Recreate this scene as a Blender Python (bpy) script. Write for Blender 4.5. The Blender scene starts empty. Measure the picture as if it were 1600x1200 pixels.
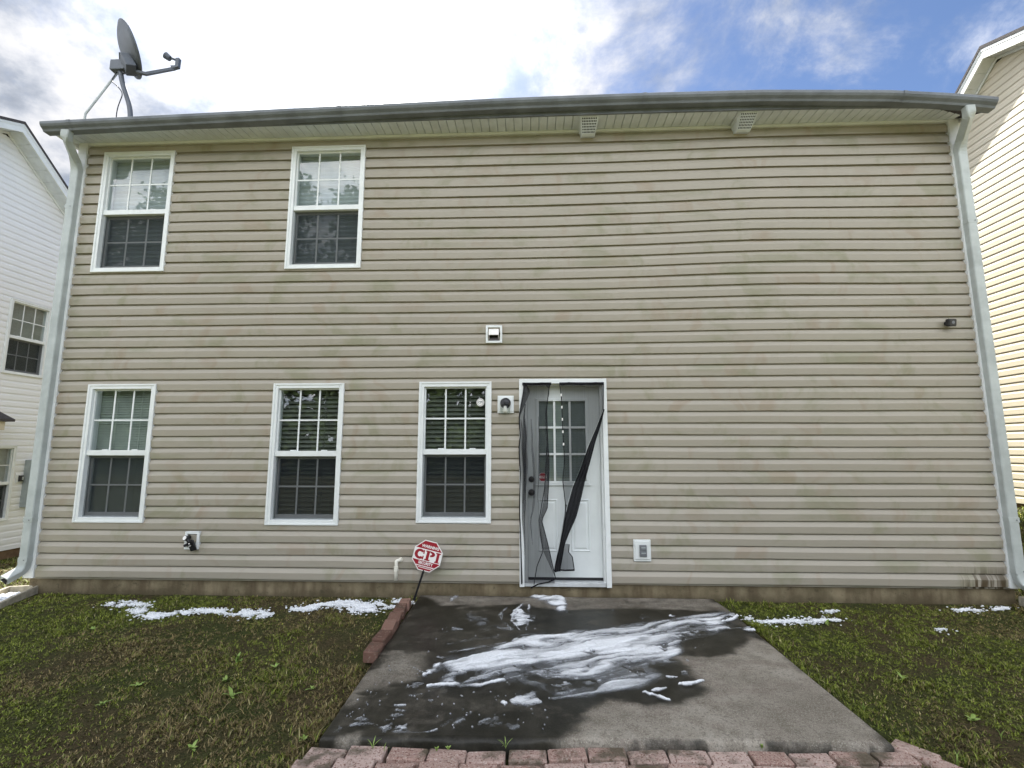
import bpy, bmesh, math, random
import numpy as np
from mathutils import Vector, Matrix

# ------------------------------------------------------------------ camera, sky, sun, exposure
SC = bpy.context.scene
COL = SC.collection
R = math.radians
cam_d = bpy.data.cameras.new('camera'); cam = bpy.data.objects.new('camera', cam_d); COL.objects.link(cam)
cam.location = (5.05, -4.872, 1.279)
cam.rotation_euler = (R(90 + 7.744), R(0.04), R(2.377))
cam_d.sensor_width = 36.0; cam_d.lens = 16.825
cam_d.clip_start = 0.05; cam_d.clip_end = 2000
SC.camera = cam

SUN_EL, SUN_AZ = R(50), R(25)          # azimuth: left of +Y
SUN = Vector((-math.sin(SUN_AZ) * math.cos(SUN_EL), math.cos(SUN_AZ) * math.cos(SUN_EL), math.sin(SUN_EL)))
SKY_STRENGTH = 0.05
CLOUD = 7.4
EXPOSURE = 2.2
world = bpy.data.worlds.new('World'); SC.world = world; world.use_nodes = True


def build_world():
    nt = world.node_tree; N = nt.nodes; L = nt.links
    N.clear()
    out = N.new('ShaderNodeOutputWorld'); bg = N.new('ShaderNodeBackground'); bg.inputs[1].default_value = SKY_STRENGTH
    L.new(bg.outputs[0], out.inputs[0])
    sky = N.new('ShaderNodeTexSky'); sky.sky_type = 'NISHITA'; sky.sun_disc = False
    sky.sun_elevation = SUN_EL; sky.sun_rotation = -SUN_AZ
    sky.air_density = 0.6; sky.dust_density = 0.25; sky.ozone_density = 2.5
    tc = N.new('ShaderNodeTexCoord')

    def m(op, a, b=None, c=None):
        n = N.new('ShaderNodeMath'); n.operation = op
        for i, v in enumerate((a, b, c)):
            if v is None: continue
            if isinstance(v, (int, float)): n.inputs[i].default_value = v
            else: L.new(v, n.inputs[i])
        return n.outputs[0]

    def dot(vec):
        n = N.new('ShaderNodeVectorMath'); n.operation = 'DOT_PRODUCT'
        L.new(tc.outputs['Generated'], n.inputs[0]); n.inputs[1].default_value = vec
        return n.outputs['Value']
    sep = N.new('ShaderNodeSeparateXYZ'); L.new(tc.outputs['Generated'], sep.inputs[0])
    den = m('ADD', m('MAXIMUM', sep.outputs[2], 0.0), 0.42)
    comb = N.new('ShaderNodeCombineXYZ')
    L.new(m('DIVIDE', sep.outputs[0], den), comb.inputs[0]); L.new(m('DIVIDE', sep.outputs[1], den), comb.inputs[1])
    comb.inputs[2].default_value = 44.0
    noi = N.new('ShaderNodeTexNoise'); noi.inputs['Scale'].default_value = 4.6; noi.inputs['Detail'].default_value = 9
    noi.inputs['Roughness'].default_value = 0.62; noi.inputs['Distortion'].default_value = 0.25
    L.new(comb.outputs[0], noi.inputs['Vector'])
    noi2 = N.new('ShaderNodeTexNoise'); noi2.inputs['Scale'].default_value = 11.0; noi2.inputs['Detail'].default_value = 8
    noi2.inputs['Roughness'].default_value = 0.6
    L.new(comb.outputs[0], noi2.inputs['Vector'])
    # cloud cover: a broad bank to the left and, for fill light, behind the camera, thinner to the right
    bank = m('MULTIPLY_ADD', dot(Vector((-0.75, -0.30, 0.10))), 0.22, 0.085)
    cover = m('ADD', noi.outputs['Fac'], bank)
    ramp = N.new('ShaderNodeMapRange'); ramp.interpolation_type = 'SMOOTHSTEP'
    ramp.inputs['From Min'].default_value = 0.41; ramp.inputs['From Max'].default_value = 0.72
    L.new(cover, ramp.inputs['Value'])
    # forward scattering: clouds glow towards the sun
    ds = m('MAXIMUM', dot(SUN), 0.0)
    glow = m('ADD', m('MULTIPLY', m('POWER', ds, 40.0), 2.8), m('MULTIPLY', m('POWER', ds, 90.0), 8.0))
    bd = N.new('ShaderNodeMapRange'); bd.interpolation_type = 'SMOOTHSTEP'
    L.new(m('ADD', m('MULTIPLY', noi2.outputs['Fac'], 0.6), m('MULTIPLY', noi.outputs['Fac'], 0.4)), bd.inputs['Value'])
    for k, v in (('From Min', 0.36), ('From Max', 0.64), ('To Min', 0.70), ('To Max', 1.55)): bd.inputs[k].default_value = v
    body = bd.outputs[0]
    ph = N.new('ShaderNodeMapRange'); ph.interpolation_type = 'SMOOTHSTEP'; L.new(dot(SUN), ph.inputs['Value'])
    for k, v in (('From Min', -0.15), ('From Max', 0.75), ('To Min', 2.3), ('To Max', 0.38)): ph.inputs[k].default_value = v
    phase = ph.outputs[0]      # grey backlit undersides towards the sun, white front-lit faces away from it
    bright = m('MULTIPLY', body, m('ADD', phase, glow))
    hue = N.new('ShaderNodeMix'); hue.data_type = 'RGBA'          # thin grey parts let the blue through
    L.new(m('DIVIDE', m('SUBTRACT', body, 0.70), 0.85), hue.inputs['Factor'])
    hue.inputs['A'].default_value = (CLOUD * 0.88, CLOUD * 0.975, CLOUD * 1.16, 1); hue.inputs['B'].default_value = (CLOUD, CLOUD * 0.99, CLOUD * 1.0, 1)
    ccol = N.new('ShaderNodeVectorMath'); ccol.operation = 'SCALE'
    L.new(hue.outputs['Result'], ccol.inputs[0])
    L.new(bright, ccol.inputs['Scale'])
    # thin veil near the sun brightens the blue as well
    veil = N.new('ShaderNodeVectorMath'); veil.operation = 'SCALE'; veil.inputs[0].default_value = (7.0, 7.1, 7.3)
    L.new(m('ADD', m('MULTIPLY', m('POWER', ds, 34.0), 1.0), m('MULTIPLY', m('POWER', ds, 120.0), 6.0)), veil.inputs['Scale'])
    add = N.new('ShaderNodeVectorMath'); add.operation = 'ADD'
    L.new(sky.outputs[0], add.inputs[0]); L.new(veil.outputs[0], add.inputs[1])
    mix = N.new('ShaderNodeMix'); mix.data_type = 'RGBA'
    L.new(ramp.outputs[0], mix.inputs['Factor']); L.new(add.outputs[0], mix.inputs['A']); L.new(ccol.outputs[0], mix.inputs['B'])
    L.new(mix.outputs['Result'], bg.inputs[0])


build_world()
sun_d = bpy.data.lights.new('sun', 'SUN'); sun_d.energy = 3.2; sun_d.angle = R(0.6); sun_d.color = (1.0, 0.95, 0.86)
sun_o = bpy.data.objects.new('sun', sun_d); COL.objects.link(sun_o)
sun_o.rotation_euler = SUN.to_track_quat('Z', 'Y').to_euler(); sun_o.location = (-10, 20, 30)
SC.view_settings.view_transform = 'Standard'; SC.view_settings.look = 'None'
SC.view_settings.exposure = EXPOSURE; SC.view_settings.gamma = 1; SC.view_settings.use_curve_mapping = False
SC.cycles.max_bounces = 8; SC.cycles.transparent_max_bounces = 24
random.seed(7); RNG = np.random.default_rng(11)

# ------------------------------------------------------------------ materials


class NT:
    def __init__(s, name, rough=0.6, spec=0.4, metal=0.0):
        s.mat = bpy.data.materials.new(name); s.mat.use_nodes = True
        s.t = s.mat.node_tree; s.N = s.t.nodes; s.L = s.t.links
        s.b = s.N['Principled BSDF']; s.out = s.N['Material Output']
        s.b.inputs['Roughness'].default_value = rough; s.b.inputs['Specular IOR Level'].default_value = spec
        s.b.inputs['Metallic'].default_value = metal
        s.geo = s.N.new('ShaderNodeNewGeometry'); s.pos = s.geo.outputs['Position']

    def set(s, sock, v):
        if isinstance(v, (int, float)): sock.default_value = v
        elif isinstance(v, tuple): sock.default_value = v if len(v) == 4 or sock.type == 'VECTOR' else v + (1,)
        else: s.L.new(v, sock)

    def math(s, op, a, b=None, c=None):
        n = s.N.new('ShaderNodeMath'); n.operation = op
        for i, v in enumerate((a, b, c)):
            if v is not None: s.set(n.inputs[i], v)
        return n.outputs[0]

    def noise(s, scale, detail=4, rough=0.55, vec=None, dist=0.0):
        n = s.N.new('ShaderNodeTexNoise'); n.inputs['Scale'].default_value = scale; n.inputs['Detail'].default_value = detail
        n.inputs['Roughness'].default_value = rough; n.inputs['Distortion'].default_value = dist
        s.L.new(vec if vec is not None else s.pos, n.inputs['Vector']); return n.outputs['Fac']

    def map(s, v, a, b, c=0.0, d=1.0):
        n = s.N.new('ShaderNodeMapRange'); n.interpolation_type = 'SMOOTHSTEP'
        s.set(n.inputs['Value'], v)
        for k, x in (('From Min', a), ('From Max', b), ('To Min', c), ('To Max', d)): n.inputs[k].default_value = x
        return n.outputs[0]

    def vscale(s, sc, vec=None, off=(0, 0, 0)):
        n = s.N.new('ShaderNodeMapping'); n.inputs['Scale'].default_value = sc; n.inputs['Location'].default_value = off
        s.L.new(vec if vec is not None else s.pos, n.inputs['Vector']); return n.outputs[0]

    def mix(s, f, a, b, mode='MIX'):
        n = s.N.new('ShaderNodeMix'); n.data_type = 'RGBA'; n.blend_type = mode
        s.set(n.inputs['Factor'], f); s.set(n.inputs['A'], a); s.set(n.inputs['B'], b); return n.outputs['Result']

    def attr(s, name):
        n = s.N.new('ShaderNodeAttribute'); n.attribute_name = name; return n

    def rand(s):
        return s.N.new('ShaderNodeObjectInfo').outputs['Random']

    def xyz(s):
        n = s.N.new('ShaderNodeSeparateXYZ'); s.L.new(s.pos, n.inputs[0]); return n.outputs

    def bump(s, h, strength=0.3, dist=0.01):
        n = s.N.new('ShaderNodeBump'); n.inputs['Strength'].default_value = strength; n.inputs['Distance'].default_value = dist
        s.L.new(h, n.inputs['Height']); s.L.new(n.outputs[0], s.b.inputs['Normal'])

    def col(s, c): s.set(s.b.inputs['Base Color'], c)
    def rough(s, v): s.set(s.b.inputs['Roughness'], v)

    def mixshader(s, f, a, b):
        n = s.N.new('ShaderNodeMixShader'); s.set(n.inputs[0], f); s.L.new(a, n.inputs[1]); s.L.new(b, n.inputs[2])
        return n.outputs[0]


def simple(name, c, rough=0.6, spec=0.4, var=0.12, scale=9.0, metal=0.0, bump=0.0):
    m = NT(name, rough, spec, metal)
    n = m.noise(scale, 5, 0.6)
    d = tuple(x * (1 - var) for x in c); l = tuple(min(1, x * (1 + var * .6)) for x in c)
    m.col(m.mix(m.map(n, .3, .7), d, l))
    if bump: m.bump(m.noise(scale * 14, 3), bump, 0.004)
    return m.mat


def siding_mat(name, base, lap, grime, axis=0, z0=0.0):
    """vinyl siding: mottled algae and grime that differ from course to course"""
    m = NT(name, 0.42, 0.35)
    x = m.xyz()
    u = x[axis]
    row = m.math('FLOOR', m.math('DIVIDE', m.math('SUBTRACT', x[2], z0), lap))
    cv = m.N.new('ShaderNodeCombineXYZ')
    m.L.new(m.math('MULTIPLY_ADD', m.noise(0.9, 2), 2.4, m.math('MULTIPLY', u, 1.7)), cv.inputs[0]); m.L.new(m.math('MULTIPLY', row, 0.55), cv.inputs[1])
    m.L.new(m.math('MULTIPLY', x[2], 1.5), cv.inputs[2])
    n1 = m.noise(1.35, 4, 0.62, cv.outputs[0])
    cv2 = m.N.new('ShaderNodeCombineXYZ')
    m.L.new(m.math('MULTIPLY_ADD', m.noise(1.7, 2), 3.0, m.math('MULTIPLY', u, 3.2)), cv2.inputs[0]); m.L.new(m.math('MULTIPLY_ADD', row, 1.7, 40.0), cv2.inputs[1])
    n2 = m.noise(1.0, 3, 0.6, cv2.outputs[0])
    n3 = m.noise(0.55, 3, 0.5)
    fine = m.noise(60, 3, 0.6, m.vscale((0.3, 0.3, 1.6)))
    lum = m.math('ADD', m.math('MULTIPLY_ADD', n3, 0.16, 0.86), m.math('MULTIPLY_ADD', fine, 0.07, -0.02))
    sc = m.N.new('ShaderNodeVectorMath'); sc.operation = 'SCALE'; sc.inputs[0].default_value = base; m.L.new(lum, sc.inputs['Scale'])
    g1 = m.math('MULTIPLY', m.map(n1, 0.50, 0.70), 0.78 * grime)
    c = m.mix(g1, sc.outputs[0], (base[0] * .70, base[1] * .75, base[2] * .62))
    g2 = m.math('MULTIPLY', m.map(n2, 0.53, 0.72), 0.62 * grime)
    c = m.mix(g2, c, (base[0] * .82, base[1] * .72, base[2] * .64))
    return m, c, x, u


# tan vinyl of the house, with brown drip stains low at the right corner
m, c, x, u = siding_mat('tan_vinyl', (0.362, 0.329, 0.268), 0.118, 1.0)
drip = m.noise(1.0, 3, 0.6, m.vscale((18, 1, 0.9)))
msk = m.math('MULTIPLY', m.math('MULTIPLY', m.map(u, 9.02, 9.12), m.map(u, 9.49, 9.44)), m.map(x[2], 0.25, 0.02))
c = m.mix(m.math('MULTIPLY', m.math('MULTIPLY', m.map(drip, 0.43, 0.56), msk), 0.95), c, (0.070, 0.048, 0.022))
m.col(c); M_TAN = m.mat
m, c, x, u = siding_mat('white_vinyl_siding', (0.80, 0.81, 0.81), 0.118, 0.10, 1, -0.47); m.col(c); M_WSID = m.mat
m, c, x, u = siding_mat('cream_vinyl_siding', (0.60, 0.55, 0.43), 0.118, 0.10, 1, 0.5); m.col(c); M_CSID = m.mat
M_WHITE = simple('white_vinyl', (0.72, 0.745, 0.73), 0.38, 0.4, 0.05, 6)
M_TRIM = simple('white_trim', (0.68, 0.70, 0.69), 0.45, 0.4, 0.08, 5)
M_DOOR = simple('painted_steel_door', (0.70, 0.735, 0.725), 0.42, 0.4, 0.05, 4)
M_ALU = simple('dull_aluminium', (0.43, 0.465, 0.45), 0.5, 0.4, 0.16, 5.0)
M_GUT = simple('dirty_gutter_paint', (0.15, 0.165, 0.18), 0.5, 0.4, 0.25, 4)
M_SOFFIT = simple('soffit_vinyl', (0.66, 0.70, 0.73), 0.5, 0.35, 0.1, 7)
M_SHINGLE = simple('dark_shingle', (0.07, 0.065, 0.065), 0.9, 0.2, 0.3, 40, bump=0.4)
M_DARK = simple('interior_shade', (0.02, 0.02, 0.02), 0.9, 0.1)  # near-black colour standing in for the shade inside hollow parts
M_BLACK = simple('black_plastic', (0.012, 0.012, 0.014), 0.35, 0.5)
M_BRONZE = simple('dark_bronze', (0.045, 0.040, 0.035), 0.35, 0.5, metal=0.6)
M_SASHGREY = simple('grey_sash', (0.20, 0.22, 0.22), 0.5, 0.4)
M_PVC = simple('pvc', (0.80, 0.77, 0.66), 0.4, 0.4)
M_GREYP = simple('grey_plastic', (0.16, 0.17, 0.18), 0.45, 0.4)
M_METER = simple('grey_green_box', (0.33, 0.37, 0.36), 0.5, 0.4)
M_DISH = simple('dish_grey', (0.10, 0.112, 0.13), 0.45, 0.4)
M_RED = simple('sign_red', (0.30, 0.012, 0.025), 0.4, 0.4, 0.06)
M_SIGNW = simple('sign_white', (0.80, 0.78, 0.74), 0.4, 0.4, 0.04)
M_BLINDP = simple('pale_blind', (0.50, 0.54, 0.53), 0.7, 0.2, 0.06)
M_BLINDD = simple('wood_blind', (0.17, 0.18, 0.145), 0.5, 0.3, 0.1)
M_BLINDG = simple('green_grey_blind', (0.52, 0.57, 0.50), 0.6, 0.2, 0.1)
M_BLOCK = simple('splash_concrete', (0.36, 0.33, 0.26), 0.85, 0.2, 0.3, 14, bump=0.4)
M_EARTH = simple('brown_foundation', (0.16, 0.105, 0.06), 0.9, 0.2, 0.3, 6, bump=0.3)
M_SILL = simple('aluminium_threshold', (0.50, 0.52, 0.52), 0.35, 0.5, 0.15, 8)

m = NT('foundation_concrete', 0.85, 0.2)
x = m.xyz()
n = m.noise(3.0, 6, 0.65); n2 = m.noise(1.0, 4, 0.6, m.vscale((5, 1, 0.9)))
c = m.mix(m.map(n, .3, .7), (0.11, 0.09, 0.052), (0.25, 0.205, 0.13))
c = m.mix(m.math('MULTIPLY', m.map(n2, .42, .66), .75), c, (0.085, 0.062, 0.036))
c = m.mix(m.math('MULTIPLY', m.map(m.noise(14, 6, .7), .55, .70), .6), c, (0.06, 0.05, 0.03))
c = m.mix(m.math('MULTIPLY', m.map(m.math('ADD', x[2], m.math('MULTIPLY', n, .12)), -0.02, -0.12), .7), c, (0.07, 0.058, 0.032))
m.col(c); m.bump(m.noise(55, 5), 0.5, 0.006); M_FOUND = m.mat


def glass_mat(name, ior, tint, wob=0.02):
    m = NT(name); m.N.remove(m.b)
    tr = m.N.new('ShaderNodeBsdfTransparent'); tr.inputs[0].default_value = tint + (1,)
    gl = m.N.new('ShaderNodeBsdfGlossy'); gl.inputs['Roughness'].default_value = 0.01
    f0 = ((ior - 1) / (ior + 1)) ** 2           # Schlick, the same from both sides
    dt = m.N.new('ShaderNodeVectorMath'); dt.operation = 'DOT_PRODUCT'
    m.L.new(m.geo.outputs['Normal'], dt.inputs[0]); m.L.new(m.geo.outputs['Incoming'], dt.inputs[1])
    fr = m.math('MULTIPLY_ADD', m.math('POWER', m.math('SUBTRACT', 1.0, m.math('ABSOLUTE', dt.outputs['Value'])), 5.0), 1 - f0, f0)
    bp = m.N.new('ShaderNodeBump'); bp.inputs['Strength'].default_value = wob; bp.inputs['Distance'].default_value = 0.02
    m.L.new(m.noise(2.5, 2), bp.inputs['Height']); m.L.new(bp.outputs[0], gl.inputs['Normal'])
    m.L.new(m.mixshader(fr, tr.outputs[0], gl.outputs[0]), m.out.inputs['Surface'])
    return m.mat


M_GLASS = glass_mat('window_glass', 1.9, (0.74, 0.78, 0.78))
M_CLEAR = glass_mat('clear_glass', 1.5, (0.85, 0.87, 0.84), 0.1)


def mesh_cloth(name, opacity, stripe=0.0, c=(0.010, 0.010, 0.012)):
    m = NT(name, 0.8, 0.2); m.col(c)
    tr = m.N.new('ShaderNodeBsdfTransparent')
    f = opacity
    if stripe:
        w = m.math('MULTIPLY', m.math('SUBTRACT', m.noise(1.0, 3, 0.6, m.vscale((150, 1, 1.2))), 0.5), 5.0)
        f = m.math('MULTIPLY_ADD', w, stripe, opacity)
    m.L.new(m.mixshader(f, tr.outputs[0], m.b.outputs[0]), m.out.inputs['Surface'])
    return m.mat


M_SCREEN = mesh_cloth('window_screen', 0.58, 0, (0.010, 0.013, 0.016))
M_NET = mesh_cloth('black_net', 0.46, 0.06)
M_HEM = mesh_cloth('black_hem', 0.93)
M_BAND = mesh_cloth('gathered_net', 0.975)
M_NETFOLD = mesh_cloth('black_net_fold', 0.58, 0.06)

# concrete patio: dry tan-grey, dark and glossy where it is wet (attribute 'wet')
m = NT('patio_concrete', 0.8, 0.22)
wet = m.attr('wet').outputs['Fac']
big = m.noise(1.6, 5, 0.6); mid = m.noise(9, 5, 0.65); gr = m.noise(170, 3, 0.7); gr2 = m.noise(75, 3, 0.6)
dry = m.mix(m.map(big, .3, .7), (0.190, 0.166, 0.132), (0.335, 0.302, 0.250))
dry = m.mix(m.math('MULTIPLY', m.map(mid, .42, .68), .7), dry, (0.150, 0.130, 0.100))
red = m.noise(1.0, 5, .65, m.vscale((2.2, 6.0, 1)))
dry = m.mix(m.math('MULTIPLY', m.map(red, .50, .66), .55), dry, (0.17, 0.135, 0.11))
dry = m.mix(m.math('MULTIPLY', m.map(gr, .50, .66), .7), dry, (0.47, 0.44, 0.37))
dry = m.mix(m.math('MULTIPLY', m.map(gr2, .48, .34), .6), dry, (0.12, 0.105, 0.082))
wetc = m.mix(m.map(mid, .35, .7), (0.014, 0.013, 0.009), (0.036, 0.033, 0.025))
wetc = m.mix(m.math('MULTIPLY', m.map(gr, .55, .7), .35), wetc, (0.07, 0.064, 0.05))
edge = m.math('MULTIPLY_ADD', m.math('SUBTRACT', m.noise(11, 6, .65), .5), .75, wet)
wf = m.map(edge, 0.14, 0.80)
m.col(m.mix(wf, dry, wetc)); m.rough(m.math('MULTIPLY_ADD', wf, -0.50, 0.86))
h = m.math('ADD', gr, m.math('MULTIPLY', gr2, .8))
bp = m.N.new('ShaderNodeBump'); bp.inputs['Distance'].default_value = 0.005
m.L.new(m.math('MULTIPLY_ADD', wf, -0.40, 0.60), bp.inputs['Strength']); m.L.new(h, bp.inputs['Height']); m.L.new(bp.outputs[0], m.b.inputs['Normal'])
M_PATIO = m.mat

# soap suds: thin film to thick white (attribute 'foam')
m = NT('soap_foam', 0.75, 0.3)
fo = m.attr('foam').outputs['Fac']
m.col(m.mix(m.map(fo, .15, .8), (0.46, 0.49, 0.53), (0.80, 0.82, 0.84)))
bub = m.noise(120, 4, 0.7)
m.bump(bub, 0.5, 0.004)
a = m.map(m.math('MULTIPLY_ADD', m.math('SUBTRACT', bub, .5), .45, fo), 0.05, 1.0, 0.0, 1.0)
tr = m.N.new('ShaderNodeBsdfTransparent')
m.L.new(m.mixshader(a, tr.outputs[0], m.b.outputs[0]), m.out.inputs['Surface']); M_FOAM = m.mat
M_SUDS = simple('thick_suds', (0.82, 0.84, 0.86), 0.75, 0.3, 0.05, 60, bump=0.4)

# paving bricks
m = NT('paving_brick', 0.85, 0.2)
r = m.rand()
c = m.mix(r, (0.34, 0.225, 0.185), (0.50, 0.38, 0.33))
c = m.mix(m.map(m.noise(120, 3, .7), .52, .66), c, (0.55, 0.46, 0.40))
c = m.mix(m.map(m.noise(90, 3, .6), .48, .34), c, (0.18, 0.09, 0.07))
dirt = m.math('ADD', m.noise(7, 5, .6), m.math('MULTIPLY', m.math('SUBTRACT', m.math('FRACT', m.math('MULTIPLY', r, 7.3)), .5), .22))
c = m.mix(m.math('MULTIPLY', m.map(dirt, .45, .66), .85), c, (0.075, 0.068, 0.042))
m.col(c); m.bump(m.noise(95, 4), 0.6, 0.006); M_BRICK = m.mat
m = NT('edging_brick', 0.8, 0.25)
c = m.mix(m.rand(), (0.085, 0.042, 0.030), (0.28, 0.165, 0.125))
c = m.mix(m.map(m.noise(60, 4, .7), .55, .7), c, (0.27, 0.20, 0.16))
c = m.mix(m.math('MULTIPLY', m.map(m.noise(9, 4), .5, .7), .6), c, (0.06, 0.05, 0.035))
m.col(c); m.bump(m.noise(80, 4), 0.6, 0.006); M_EDGE = m.mat

# soil and thatch below the grass
m = NT('lawn_soil', 0.95, 0.1)
c = m.mix(m.map(m.noise(1.3, 4), .4, .62), (0.050, 0.060, 0.018), (0.070, 0.054, 0.028))
c = m.mix(m.map(m.noise(45, 5, .7), .45, .7), c, (0.022, 0.026, 0.010))
c = m.mix(m.map(m.noise(100, 4, .7), .58, .72), c, (0.12, 0.10, 0.05))
c = m.mix(m.map(m.xyz()[1], -2.9, -4.0), c, m.mix(m.noise(6, 4), (0.13, 0.13, 0.06), (0.19, 0.18, 0.10)))  # ground behind the camera coloured paler, to bounce light onto the house
m.col(c); m.bump(m.noise(40, 6, .7), 0.9, 0.02); M_SOIL = m.mat
m = NT('grass_blades', 0.6, 0.25)
m.col(m.attr('tint').outputs['Color']); M_GRASS = m.mat
m = NT('weed_leaf', 0.5, 0.35)
m.col(m.mix(m.map(m.noise(30, 3), .3, .7), (0.17, 0.26, 0.05), (0.27, 0.36, 0.10))); M_WEED = m.mat
m = NT('tree_foliage', 0.6, 0.2)
m.col(m.mix(m.map(m.noise(0.5, 4), .35, .65), (0.028, 0.055, 0.016), (0.075, 0.115, 0.035))); M_LEAF = m.mat

# ------------------------------------------------------------------ mesh helpers


class MB:
    def __init__(s): s.v = []; s.f = []

    def add(s, vs, fs):
        o = len(s.v); s.v += [tuple(p) for p in vs]; s.f += [tuple(i + o for i in f) for f in fs]; return s

    def hexa(s, p):          # 8 points: bottom ring 0-3, top ring 4-7
        return s.add(p, [(0, 3, 2, 1), (4, 5, 6, 7), (0, 1, 5, 4), (1, 2, 6, 5), (2, 3, 7, 6), (3, 0, 4, 7)])

    def box(s, x0, x1, y0, y1, z0, z1):
        return s.hexa([(x0, y0, z0), (x1, y0, z0), (x1, y1, z0), (x0, y1, z0), (x0, y0, z1), (x1, y0, z1), (x1, y1, z1), (x0, y1, z1)])

    def mbox(s, M, u0, u1, o0, o1, z0, z1):   # box in wall space: along, outwards, up
        return s.hexa([M(u0, o0, z0), M(u1, o0, z0), M(u1, o1, z0), M(u0, o1, z0), M(u0, o0, z1), M(u1, o0, z1), M(u1, o1, z1), M(u0, o1, z1)])

    def prism(s, a, b):      # two matching outlines
        n = len(a)
        s.add(list(a) + list(b), [tuple(range(n - 1, -1, -1)), tuple(range(n, 2 * n))] + [(i, (i + 1) % n, n + (i + 1) % n, n + i) for i in range(n)])
        return s

    def sweep(s, path, prof, up=(0, 0, 1), cap=True, radii=None):
        """prof: 2-D outline (a, b); a along 'side', b along the frame's normal"""
        P = [Vector(p) for p in path]; n = len(prof); o = len(s.v); up = Vector(up)
        for i, p in enumerate(P):
            t = (P[min(i + 1, len(P) - 1)] - P[max(i - 1, 0)]).normalized()
            side = t.cross(up)
            if side.length < 1e-4: side = t.cross(Vector((0.01, 1, 0.02)))
            side.normalize(); nn = side.cross(t).normalized()
            k = radii[i] if radii else 1.0
            s.v += [tuple(p + side * (a * k) + nn * (b * k)) for a, b in prof]
        for i in range(len(P) - 1):
            for j in range(n):
                s.f.append((o + i * n + j, o + i * n + (j + 1) % n, o + (i + 1) * n + (j + 1) % n, o + (i + 1) * n + j))
        if cap:
            s.f.append(tuple(o + j for j in range(n - 1, -1, -1))); s.f.append(tuple(o + (len(P) - 1) * n + j for j in range(n)))
        return s

    def tube(s, path, r, n=8, up=(0, 0, 1), radii=None):
        return s.sweep(path, [(r * math.cos(2 * math.pi * k / n), r * math.sin(2 * math.pi * k / n)) for k in range(n)], up, True, radii)

    def disc(s, c, axis, r, h, n=16):
        c = Vector(c); a = Vector(axis).normalized()
        return s.tube([c, c + a * h], r, n, up=(0, 0, 1) if abs(a.z) < .9 else (1, 0, 0))

    def build(s, name, mat, parent=None, bevel=0.0, smooth=False):
        me = bpy.data.meshes.new(name); me.from_pydata(s.v, [], s.f); me.update()
        bm = bmesh.new(); bm.from_mesh(me); bmesh.ops.recalc_face_normals(bm, faces=bm.faces)
        if smooth:
            for f in bm.faces: f.smooth = True
        bm.to_mesh(me); bm.free()
        return link(name, me, mat, parent, bevel)


def link(name, me, mat, parent=None, bevel=0.0):
    ob = bpy.data.objects.new(name, me); COL.objects.link(ob)
    if mat is not None and not me.materials: me.materials.append(mat)
    if parent is not None: ob.parent = parent
    if bevel:
        b = ob.modifiers.new('bevel', 'BEVEL'); b.width = bevel; b.segments = 2; b.limit_method = 'ANGLE'; b.angle_limit = R(40)
    return ob


def tag(o, label=None, cat=None, group=None, kind=None):
    if label: o['label'] = label
    if cat: o['category'] = cat
    if group: o['group'] = group
    if kind: o['kind'] = kind
    return o


def thing(name, label, cat, loc=(0, 0, 0), group=None):
    o = bpy.data.objects.new(name, None); COL.objects.link(o); o.location = loc; o.empty_display_size = .1
    return tag(o, label, cat, group)


def sub(o, parent):          # reparent a mesh built in world space under a thing that stands elsewhere
    o.parent = parent; o.matrix_parent_inverse = Matrix.Translation(-Vector(parent.location)); return o


class Thing:
    """builder whose parts are given in world space"""
    def __init__(s, name, label, cat, loc, group=None): s.o = thing(name, label, cat, loc, group); s.loc = Vector(loc)

    def part(s, mb, name, mat, bevel=0.0, smooth=False, parent=None):
        mb.v = [tuple(Vector(p) - s.loc) for p in mb.v]
        return mb.build(name, mat, parent or s.o, bevel, smooth)


def smooth01(x): x = np.clip(x, 0, 1); return x * x * (3 - 2 * x)


def vnoise(x, y, seed=0):
    """value noise on arrays"""
    g = np.random.default_rng(seed).random((256, 256))
    xi = np.floor(x).astype(int); yi = np.floor(y).astype(int); fx = x - xi; fy = y - yi
    fx = fx * fx * (3 - 2 * fx); fy = fy * fy * (3 - 2 * fy)
    a = g[xi % 256, yi % 256]; b = g[(xi + 1) % 256, yi % 256]; c = g[xi % 256, (yi + 1) % 256]; d = g[(xi + 1) % 256, (yi + 1) % 256]
    return (a * (1 - fx) + b * fx) * (1 - fy) + (c * (1 - fx) + d * fx) * fy


def fbm(x, y, oct=4, seed=0, gain=.5):
    t = 0; a = 1; n = 0
    for i in range(oct):
        t = t + a * vnoise(x * 2 ** i + 17.3 * i, y * 2 ** i + 9.1 * i, seed + i); n += a; a *= gain
    return t / n


def ground_z(x, y):
    x = np.asarray(x, float); y = np.asarray(y, float)
    z = -0.168 - 0.014 * np.clip(-y, 0, 8)
    z = z - 0.52 * smooth01((-0.25 - x) / 3.6) * smooth01((y + 1.2) / 4.2)
    z = z + 0.58 * smooth01((x - 9.75) / 2.5) * smooth01((y + 0.8) / 3.2)
    near = (np.abs(x - 5) < 12) & (np.abs(y) < 8)
    z = z + np.where(near, (fbm(x * 1.1 + 50, y * 1.1 + 50, 3, 3) - .5) * 0.05 * smooth01((-y - .1) / .5), 0)
    return z


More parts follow.
